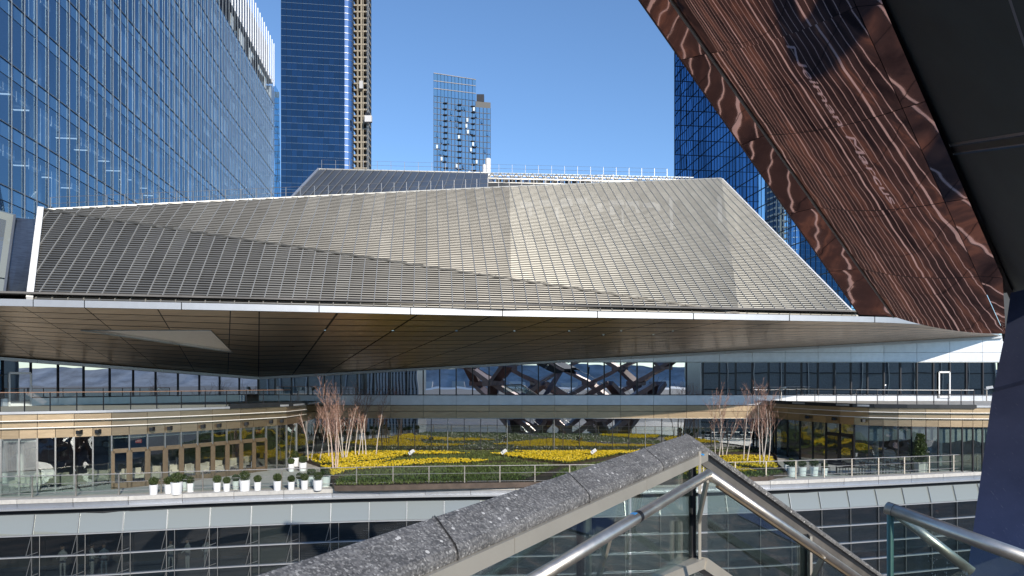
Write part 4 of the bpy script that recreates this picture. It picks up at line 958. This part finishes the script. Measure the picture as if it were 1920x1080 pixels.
# leaning end face
e1, e2 = ltp(s_hi), ltp(s_hi+8.5)
for k in range(15):
    z0 = zf[k]; z1 = z0+Fh-.1; lean = lambda z: .55+.45*(1-max(0, z)/62)
    for j in range(4):
        f0, f1 = j/4+.01, (j+1)/4-.01
        MB().poly([V3(e1.lerp(e2, f0*lean(z0)), z0), V3(e1.lerp(e2, f1*lean(z0)), z0), V3(e1.lerp(e2, f1*lean(z1)), z1), V3(e1.lerp(e2, f0*lean(z1)), z1)]).obj('end_pane', M['g_right'], LT)
MB().poly([V3(e1, -8)-V3(UN, 0)*.15, V3(e2, -8)-V3(UN, 0)*.15, V3(e1.lerp(e2, .55), 54)-V3(UN, 0)*.15, V3(e1, 54)-V3(UN, 0)*.15]).obj('end_backing', M['g_spanL'], LT)

# blue tower under construction
T2 = thing('blue_tower', 'very tall deep blue glass tower with a construction hoist up its right side', 'building', (-80, 350, -14))
def face_grid(root, a, b, z0, z1, nc, fh, mat, lines=True, gap=.06, lm='mull_l', lim=295, vl=None, depth=.35, seed=0):
    d = (b-a); nf = int((z1-z0)/fh); cnt = 0; rest = MB(); ln = MB(); N2 = Vector((d.y, -d.x)).normalized()
    if N2.dot(-a) < 0: N2 = -N2
    tmp = []
    for k in range(nf):
        for i in range(nc):
            p, q = a+d*(i/nc), a+d*((i+1)/nc); t = d.normalized()*gap; Z = z0+k*fh
            quad = [V3(p+t, Z+gap), V3(q-t, Z+gap), V3(q-t, Z+fh-gap), V3(p+t, Z+fh-gap)]
            y = HY-(Z+fh/2)/a.y*F
            if cnt < lim and -15 < y < 400: MB().poly(quad).obj('window_pane', mat, root); cnt += 1
            else: rest.poly(quad)
        if lines: MB().beam(V3(a+N2*.06, z0+k*fh), V3(b+N2*.06, z0+k*fh), depth, .13).obj('floor_line', M[lm], root)
    if rest.f: rest.obj('other_panes', mat, root, kind='stuff')
    for i in range(0, nc+1):
        p = a+d*(i/nc); MB().beam(V3(p+N2*.05, z0), V3(p+N2*.05, z0+nf*fh), .09, .07).obj('mullion', M['mull'], root)
    MB().poly([V3(a-N2*.3, z0), V3(b-N2*.3, z0), V3(b-N2*.3, z1), V3(a-N2*.3, z1)]).obj('wall_backing', M['dark'], root)
a2 = P(527, 0, 349).xy; b2 = P(646, 0, 353).xy
face_grid(T2, a2, b2, 40, 230, 12, 3.42, M['g_blue'], lim=290, depth=.1, lm='line_b')
arc = [b2]; cdir = (b2-a2).normalized()
for i in range(1, 7):
    t = i/6*1.25; arc.append(b2+cdir*4.6*math.sin(t)+Vector((-cdir.y, cdir.x))*4.6*(1-math.cos(t)))
M['g_corner'] = simple('corner_glass', (.30, .40, .56), .12, 1, .05)
for i in range(6):
    p, q = arc[i], arc[i+1]
    mb = MB()
    for k in range(56): mb.poly([V3(p, 40+k*3.42+.12), V3(q, 40+k*3.42+.12), V3(q, 40+(k+1)*3.42-.12), V3(p, 40+(k+1)*3.42-.12)])
    mb.obj('corner_glass', M['g_corner'], T2, smooth=False)
    mb = MB()
    for k in range(56): mb.beam(V3(p, 40+k*3.42), V3(q, 40+k*3.42), .3, .2)
    mb.obj('corner_floor_lines', M['mull_l'], T2)
x0 = P(662, 0, 358).x; x1 = P(690, 0, 358).x
for k in range(56):
    z = 40+k*3.42
    MB().box(((x0+x1)/2, 362, z), x1-x0, 8, .8).obj('concrete_floor', M['concrete'], T2)
    for fx in (.30, .55): MB().box((x0+(x1-x0)*fx, 358.4, z+1.7), .8, .6, 3.0).obj('concrete_column', M['concrete'], T2)
for x in (x0, x0+2.6, x0+5.4, x1): MB().beam((x, 357.6, 40), (x, 357.6, 231), .35, .35, (0, 1, 0)).obj('facade_rail', M['concrete'], T2)
MB().box(((x0+x1)/2, 365, 135), x1-x0-1.0, 8, 190).obj('dark_core', M['dark'], T2)
MB().poly([V3(a2, 40), V3(a2+Vector((2, 40)), 40), V3(a2+Vector((2, 40)), 230), V3(a2, 230)]).obj('side_wall', M['g_blue'], T2)
hx = P(690.5, 0, 356).x; H1 = thing('construction_hoist', 'slim construction hoist mast with a cage beside the blue tower', 'hoist', (hx, 356, 0))
for dx in (0, .9): MB().beam((hx+dx-.4, 355, 40), (hx+dx-.4, 355, 230), .16, .16, (0, 1, 0)).obj('mast_rail', M['mull_l'], H1)
mb = MB()
for k in range(95): z = 40+k*2; mb.beam((hx-.4, 355, z), (hx+.5, 355, z+1), .1, .1)
mb.obj('mast_lacing', M['mull_l'], H1)
for k in range(14): MB().beam((x1, 357, 110+k*8), (hx, 355, 110+k*8), .2, .2).obj('tie_arm', M['mull'], H1)
z = (HY-224)/F*354; MB().box((hx+.6, 353.6, z), 3.6, 2, 3.2).obj('hoist_cage', M['far_b'], H1); MB().box((hx+.2, 353.6, z+2.4), 2.2, 1.4, 1.5).obj('hoist_winch', M['mull'], H1)
MB().box((x0+4.6, 356.6, (HY-160)/F*357), 1.8, 1.4, 4).obj('platform_cage', M['far_b'], T2)

# slim residential tower
T3 = thing('apartment_tower', 'slim pale blue glass apartment tower with a stepped top in the middle distance', 'building', (-40, 450, -14))
DA = 450
a3, b3, c3 = P(813, 0, DA).xy, P(892, 0, DA+8).xy, P(920, 0, DA+10).xy
zt1 = (HY-137)/F*DA; zt2 = (HY-180)/F*DA
face_grid(T3, a3, b3, zt2-3.9*40, zt2, 12, 3.9, M['g_sky'], gap=.22, lm='mull', lim=150); face_grid(T3, b3, c3, zt2-3.9*40, zt2-.1, 4, 3.9, M['g_sky'], gap=.22, lm='mull', lim=60)
for k in range(4): pass
cz = zt2; n3 = 3
for k in range(n3):
    for i in range(12):
        p, q = a3.lerp(b3, i/12), a3.lerp(b3, (i+1)/12); h3 = (zt1-zt2)/n3; t = (q-p)*.06; MB().poly([V3(p+t, cz+k*h3+.2), V3(q-t, cz+k*h3+.2), V3(q-t, cz+(k+1)*h3-.2), V3(p+t, cz+(k+1)*h3-.2)]).obj('crown_pane', M['g_sky'], T3)
    MB().beam(V3(a3, cz+(k+1)*h3), V3(b3, cz+(k+1)*h3-.8*(k == n3-1)), .5, .4).obj('floor_line', M['mull'], T3)
MB().poly([V3(a3, zt2), V3(b3, zt2), V3(b3, zt1), V3(a3, zt1)]).obj('crown_backing', M['g_spanL'], T3).location.y += .6
rb_ = random.Random(9)
for k in range(14):
    for f_ in (.28, .62, .95): p = a3.lerp(b3, f_)+Vector((rb_.uniform(-.5, .5), -1)); MB().box(V3(p, zt2-4-k*3.9), 2.6, 1, .35).obj('balcony', M['mull'], T3)
    for j in range(5):
        if rb_.random() < .7: p = a3.lerp(c3, rb_.uniform(.05, .95))+Vector((0, -.5)); MB().box(V3(p, zt2-6-k*3.9), 1.2, .2, 2.4).obj('window_shade', M['blind'] if rb_.random() < .25 else M['g_spanL'], T3)
MB().poly([V3(a3, zt1-200), V3(a3+Vector((-1.5, 20)), zt1-200), V3(a3+Vector((-1.5, 20)), zt1), V3(a3, zt1)]).obj('side_wall', M['dark'], T3)
MB().box(V3(b3+Vector((3, 3)), zt2+2.5), 5, 4, 5).obj('roof_plant', M['mull'], T3)
FL = thing('flue_pipes', 'pair of white flue pipes rising behind the rear roof ridge', 'chimney', tuple(P(912, 335, 90)))
for px, py, rr3 in ((908, 309, .25), (915, 298, .38)): MB().tube(P(px, 350, 90), P(px, py, 90), rr3, n=12).obj('pipe', M['white'], FL)

# right tower
T4 = thing('corner_tower', 'blue glass tower behind the copper stair with a dark left face', 'building', (60, 190, -14))
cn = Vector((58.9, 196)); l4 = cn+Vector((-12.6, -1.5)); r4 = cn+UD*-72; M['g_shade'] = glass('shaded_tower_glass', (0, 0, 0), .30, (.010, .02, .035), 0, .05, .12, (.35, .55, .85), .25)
face_grid(T4, l4, cn, 10, 140, 7, 4.2, M['g_shade'], gap=.10, lim=130, depth=.2, lm='mull')
face_grid(T4, cn, r4, 10, 140, 36, 4.2, M['g_right'], gap=.05, lim=0, lm='mull', depth=.2)
# ------------------------------------------------------------------ far city: pale blocks across the river
for i in range(26):
    x = -900+i*75+random.uniform(-20, 20); h_ = random.uniform(6, 22)
    t = thing('far_building', 'pale distant building across the river', 'building', (x, -1590, -15), 'buildings on the far bank', True); MB().box((0, 0, h_/2), random.uniform(18, 50), 16, h_).obj('block', M['far_b'], t)

def ribbed(name, lab, x0, x1, y, h, body, step, rw, rib):
    t = thing(name, lab, 'building', ((x0+x1)/2, y, -14), None, False)
    MB().box(((x0+x1)/2, y-8, -14+h/2), x1-x0, 15, h).obj('wall', body, t); m = MB(); x = x0
    while x <= x1: m.box((x, y-.2, -14+h/2), rw, .5, h); x += step
    m.obj('facade_fins', rib, t, kind='stuff')
    for k in range(1, int(h/4)): MB().box(((x0+x1)/2, y-.3, -14+k*4), x1-x0, .3, .25).obj('floor_line', M['mull'], t)
M['stone_w'] = simple('pale_stone', (.55, .53, .50), .8, 0, .06); M['grey_w'] = simple('grey_glass_wall', (.16, .17, .18), .3, .3, .2)
ribbed('ribbed_building', 'white ribbed building seen mirrored in the upper windows left of the stair lattice', -35, -23, -50, 34, M['grey_w'], .8, .42, M['stone_w'])
ribbed('dark_block', 'dark grey block with sparse pale fins mirrored at the left of the upper windows', -66, -36.5, -50, 34, M['grey_w'], 3.2, .25, M['stone_w'])
ribbed('grey_block', 'low grey block mirrored in the upper windows right of the stair lattice', 46, 118, -50, 21, M['grey_w'], 6.5, .2, M['rail_d'])
# ================================================================== COPPER STAIR STRUCTURE (overhead and behind)
VS = thing('copper_staircase', 'giant polished copper clad stair flight slanting overhead with dark slate side panels', 'staircase', (6, 10, -2))
def line_at(Pa, Pb, py):            # point of a 3D line that shows at pixel row py
    k = (HY-py)/F; fa, fb = Pa.z-k*Pa.y, Pb.z-k*Pb.y; return Pa.lerp(Pb, fa/(fa-fb))
eL = (P(1123.5, -110, 8.2), P(1612, 590, 15.0)); eR = (P(1604, -110, 7.4), P(1897, 560, 13.7))
cL = (P(1181, -110, 8.0), P(1676, 594, 14.8)); cR = (P(1551, -110, 7.35), P(1884, 626, 14.2))
rows = [(-110,)*4, (112, 100, 12, 8), (272, 253, 203, 190), (401, 389, 379, 372), (509, 504, 518, 521), (590, 594, 626, 628)]
nb_ = (cR[0]-cL[0]).cross(cL[1]-cL[0]).normalized(); nb_ = nb_ if nb_.z < 0 else -nb_
eR = (onplane(1604, -110, cR[0]-nb_*.05, nb_), onplane(1897, 560, cR[0]-nb_*.12, nb_))
for r0, r1 in zip(rows, rows[1:]):
    q = [[line_at(*e, y) for e, y in zip((eL, cL, cR, eR), rr)] for rr in (r0, r1)]
    if r1[3] == 628: q[1][3] = onplane(1886, 628, cR[0], nb_)
    for bnd in range(3):
        n_u = 14 if bnd == 1 else 3; mb = MB(); nvv = 8
        def S_(a, b):
            a_, b_ = .004+a*.992, .003+b*.994
            p = q[0][bnd].lerp(q[0][bnd+1], a_).lerp(q[1][bnd].lerp(q[1][bnd+1], a_), b_)
            if bnd == 1:
                wd = (q[0][1]-q[0][2]).length; p = p+nb_*wd*.055*(1-(2*a_-1)**2)
            return p
        for j in range(nvv):
            for i in range(n_u): pass
        k = 0
        for j in range(nvv+1):
            for i in range(n_u+1): mb.v.append(S_(i/n_u, j/nvv))
        for j in range(nvv):
            for i in range(n_u): mb.f.append((j*(n_u+1)+i, j*(n_u+1)+i+1, (j+1)*(n_u+1)+i+1, (j+1)*(n_u+1)+i))
        mb.obj('copper_panel', M['copper'], VS, smooth=True)
    MB().beam(q[0][1]+nb_*.01, q[1][1]+nb_*.01, .03, .03).obj('panel_trim', M['rib'], VS)
# stair carcass above the cladding
upv = -nb_*.35
cs = MB(); pts_ = [eL[0], eR[0], eR[1], eL[1]]
cs.poly([p+upv*.4 for p in pts_], .35, nb_); cs.obj('stair_carcass', M['dark'], VS)
eR = (P(1604, -110, 7.4), P(1897, 560, 13.7))
MB().beam(eL[0]+upv*.5, eL[1]+upv*.5, .06, .34, -nb_).obj('side_string', M['stair_dark'], VS)
# dark slate side
pR = P(2150, 200, 5.6); nD = (eR[1]-eR[0]).cross(pR-eR[0]).normalized()
def dpt(px, py): return onplane(px, py, eR[0], nD)
MB().poly([dpt(1612, -110), dpt(1778, 270), dpt(2200, 205), dpt(2200, -110)], .08).obj('slate_panel', M['black_panel'], VS)
MB().poly([dpt(1780, 276), dpt(1785, 288), dpt(2200, 236), dpt(2200, 212)], .03).obj('slate_joint', M['dark'], VS)
MB().poly([dpt(1787, 291), dpt(1902, 552), dpt(2200, 480), dpt(2200, 240)], .08).obj('slate_panel', M['black_panel'], VS)
MB().beam(dpt(1783, 271), dpt(2200, 207), .03, .03).obj('joint_bead', M['mull_l'], VS); MB().beam(dpt(1790, 287), dpt(2200, 234), .015, .015).obj('joint_bead', M['mull_l'], VS)
MB().beam(dpt(1881, -40), dpt(1960, 200), .02, .02).obj('joint_bead', M['mull_l'], VS)
MB().beam(eR[0]+Vector((.06, 0.02, .04)), eR[1]+Vector((.09, 0.04, .02)), .12, .16).obj('shadow_gap', M['dark'], VS)
MB().poly([P(1868, 540, 15.5), P(1906, 540, 15.5), P(1892, 645, 15.5), P(1880, 640, 15.5)], .1).obj('shadow_gap', M['dark'], VS)
# lower blue steel side
b0 = P(1897, 552, 9.5); nB = Vector((-.62, -.45, .64)).normalized()
def bpt(px, py): return onplane(px, py, b0, nB)
MB().poly([bpt(1895, 549), bpt(1884, 628), bpt(1863, 728), bpt(2150, 650), bpt(2150, 490)], .08).obj('blue_steel_panel', M['blue_panel'], VS)
MB().poly([bpt(1861, 736), bpt(1810, 1100), bpt(2150, 1100), bpt(2150, 658)], .08).obj('blue_steel_panel', M['blue_panel'], VS)
# body of the lattice of stairs behind the viewer, seen mirrored in the shop windows
VB = thing('stair_lattice', 'open lattice of dark copper stairs and landings seen mirrored in the shop windows', 'staircase', (10, -26, -14))
def vpt(a, lev): rad = 9+lev*2.6; return Vector((12+rad*math.cos(a), -27+rad*math.sin(a)*.85, -14+lev*3.4))
NN = 10
for lev in range(0, 6):
    for k in range(NN):
        a = 2*math.pi*(k+.5*(lev % 2))/NN
        if lev >= 4 and vpt(a, lev).y > -12: continue
        if lev >= 4 and vpt(a, lev).x > 24 and vpt(a, lev).y > -30: continue
        p = vpt(a, lev)
        for s in (-.5, .5):
            b = a+s*2*math.pi/NN; q = vpt(b, lev+1)
            if q.y > -9: continue
            MB().beam(p, q, 1.9, .9).obj('stair_flight', M['stair_dark'], VB)
            MB().beam(p+Vector((.95, 0, 1.3)), q+Vector((.95, 0, 1.3)), .05, .06).obj('rail', M['mull_l'], VB)
        MB().box(p, 3.0, 3.0, .9, a).obj('landing', M['stair_dark'], VB)

# ================================================================== FOREGROUND GUARD RAILS
GR = thing('stone_topped_guardrail', 'speckled granite topped guardrail with steel posts and round handrail peaking in the foreground', 'guardrail', (1.6, 6, -1.6))
dirA = Vector((-.605, -1, -.0375)); apL, apR = P(1285, 813, 6.0), P(1322, 836, 5.9)
zdown = Vector((0, 0, -1))
def copt(t): return apL+dirA*t, apR+dirA*t
cuts = [0, .62, 1.62, 2.72, 4.4]
# real joints in the photograph
def t_for(px, base):
    lo, hi = 0, 5
    for _ in range(40):
        m_ = (lo+hi)/2; p = base+dirA*m_
        if p.x/p.y*F+CX > px: lo = m_
        else: hi = m_
    return lo
tj = [0, t_for(1205, apL), t_for(1062, apL), t_for(812, apL), 5.15]
def coping(a0, a1, b0, b1, gap=.006):
    """a: far top edge, b: near top edge; rounded section extruded"""
    d = (a1-a0).normalized(); a0, b0, a1, b1 = a0+d*gap, b0+d*gap, a1-d*gap, b1-d*gap
    mb = MB(); prof = []
    def sec(a, b):
        w_ = b-a; o = []; th = .052
        o += [a+zdown*th, a+zdown*.012, a+w_*.04, a+w_*.25+Vector((0, 0, .004)), a+w_*.7+Vector((0, 0, .003)), b-w_*.06+Vector((0, 0, .001)), b+zdown*.012+w_*.03, b+zdown*.028+w_*.045, b+zdown*th+w_*.02]
        return o
    n = max(2, int((a1-a0).length/.25)); S = [sec(a0.lerp(a1, i/n), b0.lerp(b1, i/n)) for i in range(n+1)]; m = len(S[0])
    for s in S: mb.v += s
    for i in range(n):
        for j in range(m): mb.f.append((i*m+j, i*m+(j+1) % m, (i+1)*m+(j+1) % m, (i+1)*m+j))
    mb.f += [tuple(range(m)), tuple(range(n*m+m-1, n*m-1, -1))]
    return mb
for t0, t1 in zip(tj, tj[1:]):
    dt_ = 0.055
    a0, b0 = copt(t0)[0], copt(t0+(dt_ if t0 else 0))[1]; a1, b1 = copt(t1)[0], copt(t1+dt_)[1]
    o = coping(a0, a1, b0, b1).obj('coping_stone', M['granite'], GR)
    bv = o.modifiers.new('bevel', 'BEVEL'); bv.width = .006; bv.segments = 2; bv.limit_method = 'ANGLE'
# descending flight
dB = Vector((2.7, 2.1, -1.73)); dL = P(1663, 1083, 8.0)-apR; dB = dL
ends = 1.12
wv = apL-apR
dBn = dB.normalized(); wv2 = Vector((-.09, .14, .035))
o = coping(apR+wv2, apR+wv2+dB*ends, apR, apR+dB*ends).obj('coping_stone', M['granite'], GR)
tri = MB().poly([apL, apR, apR+wv2], .05); tri.obj('coping_corner', M['granite'], GR)
# steel side plate below the stone
sd = Vector((-.018, .02, 0))
for t0, t1 in zip([0, 1.3, 2.78], [1.3, 2.78, 5.2]):
    p, q = apR+dirA*t0+sd+zdown*.052, apR+dirA*(t1-.004)+sd+zdown*.052
    MB().poly([p+zdown*.075, q+zdown*.075, q, p], .05).obj('side_plate', M['edge_side'], GR)
p, q = apR+sd+zdown*.06, apR+dB*ends+sd+zdown*.06
MB().poly([p, q, q+zdown*.035, p+zdown*.035][::-1], .02).obj('plate_gap', M['dark'], GR)
p, q = p+zdown*.037, q+zdown*.037
MB().poly([p, q, q+zdown*.07, p+zdown*.07][::-1], .02).obj('side_plate', M['plate_shade'], GR)
# posts
FZ = -1.62
def post(px, D_, pytop, pybot, w_=.055, brace=True, tw=None):
    a, b = P(px, pytop, D_), P(px, pybot, D_)
    MB().beam(a, b, .13, .022, (1, -.25, 0)).obj('post', M['edge_side'], GR)
    MB().beam(a+Vector((-.055, .03, 0)), b+Vector((-.055, .03, 0)), .05, .05, (0, 1, 0)).obj('post_back', M['mull'], GR)
post(1104, 4.55, 948, 1100); post(1312, 5.75, 845, 1062); post(1519, 6.9, 1003, 1100)
# handrail tube
hA, hB, hC = P(960, 1112, 3.05), P(1328, 889, 5.25), P(1640, 1105, 6.6)
MB().tube(hA, hB, .036, n=20).obj('handrail', M['rail'], GR, smooth=True); MB().tube(hB, hC, .036, n=20).obj('handrail', M['rail'], GR, smooth=True)
MB().blob(hB, .036, 1, 2).obj('handrail_elbow', M['rail'], GR, smooth=True)
lt_ = MB(); dd_ = (hC-hB).normalized(); MB().beam(hB+dd_*.12+zdown*.045, hC+zdown*.045, .03, .02).obj('light_strip', M['bronze_frame'], GR)
for (px, py, D_, bx, by, bD) in ((1326, 898, 5.25, 1310, 975, 5.7), (1143, 1006, 4.15, 1118, 1100, 4.5), (1545, 1040, 6.1, 1524, 1085, 6.8)):
    MB().beam(P(px, py, D_), P(bx, by, bD), .07, .018, (1, 0, 0)).obj('bracket', M['edge_side'], GR)
MB().tube(hA.lerp(hB, .50)-Vector((0, 0, 0)), hA.lerp(hB, .515), .0375, n=20).obj('joint_ring', M['mull'], GR)
MB().beam(hA.lerp(hB, .480)+Vector((0, 0, .0345)), hA.lerp(hB, .495)+Vector((0, 0, .0345)), .03, .005).obj('film_scrap', M['blue_film'], GR)
MB().beam(P(1306, 849, 5.72), P(1320, 853, 5.72), .02, .012).obj('film_scrap', M['blue_film'], GR)
# glass infill
g0, g1 = apR+zdown*.14+Vector((-.04, .04, 0)), apR+dirA*5+zdown*.14+Vector((-.04, .04, 0))
for f0, f1 in ((0.01, .27), (.28, .62), (.63, 1)):
    p, q = g0.lerp(g1, f0), g0.lerp(g1, f1); MB().poly([p, q, q+zdown*.95, p+zdown*.95], .01).obj('glass_panel', M['g_rail'], GR)
p, q = apR+zdown*.2+Vector((.03, .03, 0)), apR+dB*1.1+zdown*.2; MB().poly([p, q, q+zdown*.9, p+zdown*.9], .01).obj('glass_panel', M['g_rail'], GR)
# landing edge stub at the foot of the peak post
MB().beam(P(1225, 1090, 5.0), P(1312, 1055, 5.75), .10, .08).obj('floor_kerb', M['edge_side'], GR); MB().beam(P(1312, 1055, 5.75), P(1370, 1095, 6.2), .12, .1).obj('floor_kerb', M['edge_side'], GR)

GG = thing('glass_guardrail', 'glass guardrail with a thick round steel top rail at the lower right corner', 'guardrail', (1.8, 3.3, -1.6))
ra, rb = P(1663, 952, 3.35), P(2010, 1078, 2.75)
MB().tube(ra, rb, .031, n=24).obj('top_rail', M['rail'], GG, smooth=True)
MB().tube(ra+(rb-ra)*.045, ra+(rb-ra)*.047, .0315, n=24).obj('joint_ring', M['mull'], GG)
rg = ra+(rb-ra)*.022
MB().poly([rg, rb, rb+zdown*1.1, rg+zdown*1.1], .02).obj('glass_panel', M['g_rail'], GG); MB().beam(rg+zdown*.02, rg+zdown*1.1, .02, .024, (1, .5, 0)).obj('glass_edge', simple('green_glass_edge', (.25, .42, .38), .15, 0, .05), GG)
MB().tube(P(1672, 955, 3.75), P(1822, 1072, 3.6), .026, n=16).obj('inner_handrail', M['rail'], GG, smooth=True)
dm, t_, b_ = new('dried_drips'); b_.inputs['Base Color'].default_value = (.7, .72, .74, 1)
mb = MB(); r = random.Random(2); nG = (rb-rg).cross(zdown).normalized(); nG = nG if nG.y < 0 else -nG
for cl_ in ((.28, .25), (.36, .22), (.47, .24), (.60, .34), (.70, .36), (.88, .4)):
    for i in range(34):
        f_ = cl_[0]+r.gauss(0, .016); z_ = abs(r.gauss(0, .12))+cl_[1]*.6; c = rg.lerp(rb, f_)+zdown*z_+nG*.012; s = r.uniform(.0006, .0022); l = s*(r.choice((1, 1, 1, 5)))
        ex = (rb-rg).normalized()*s; k = len(mb.v); mb.v += [c-ex, c+zdown*l, c+ex, c-zdown*l]; mb.f.append((k, k+1, k+2, k+3))
mb.obj('dried_drips', dm, GG, kind='stuff')
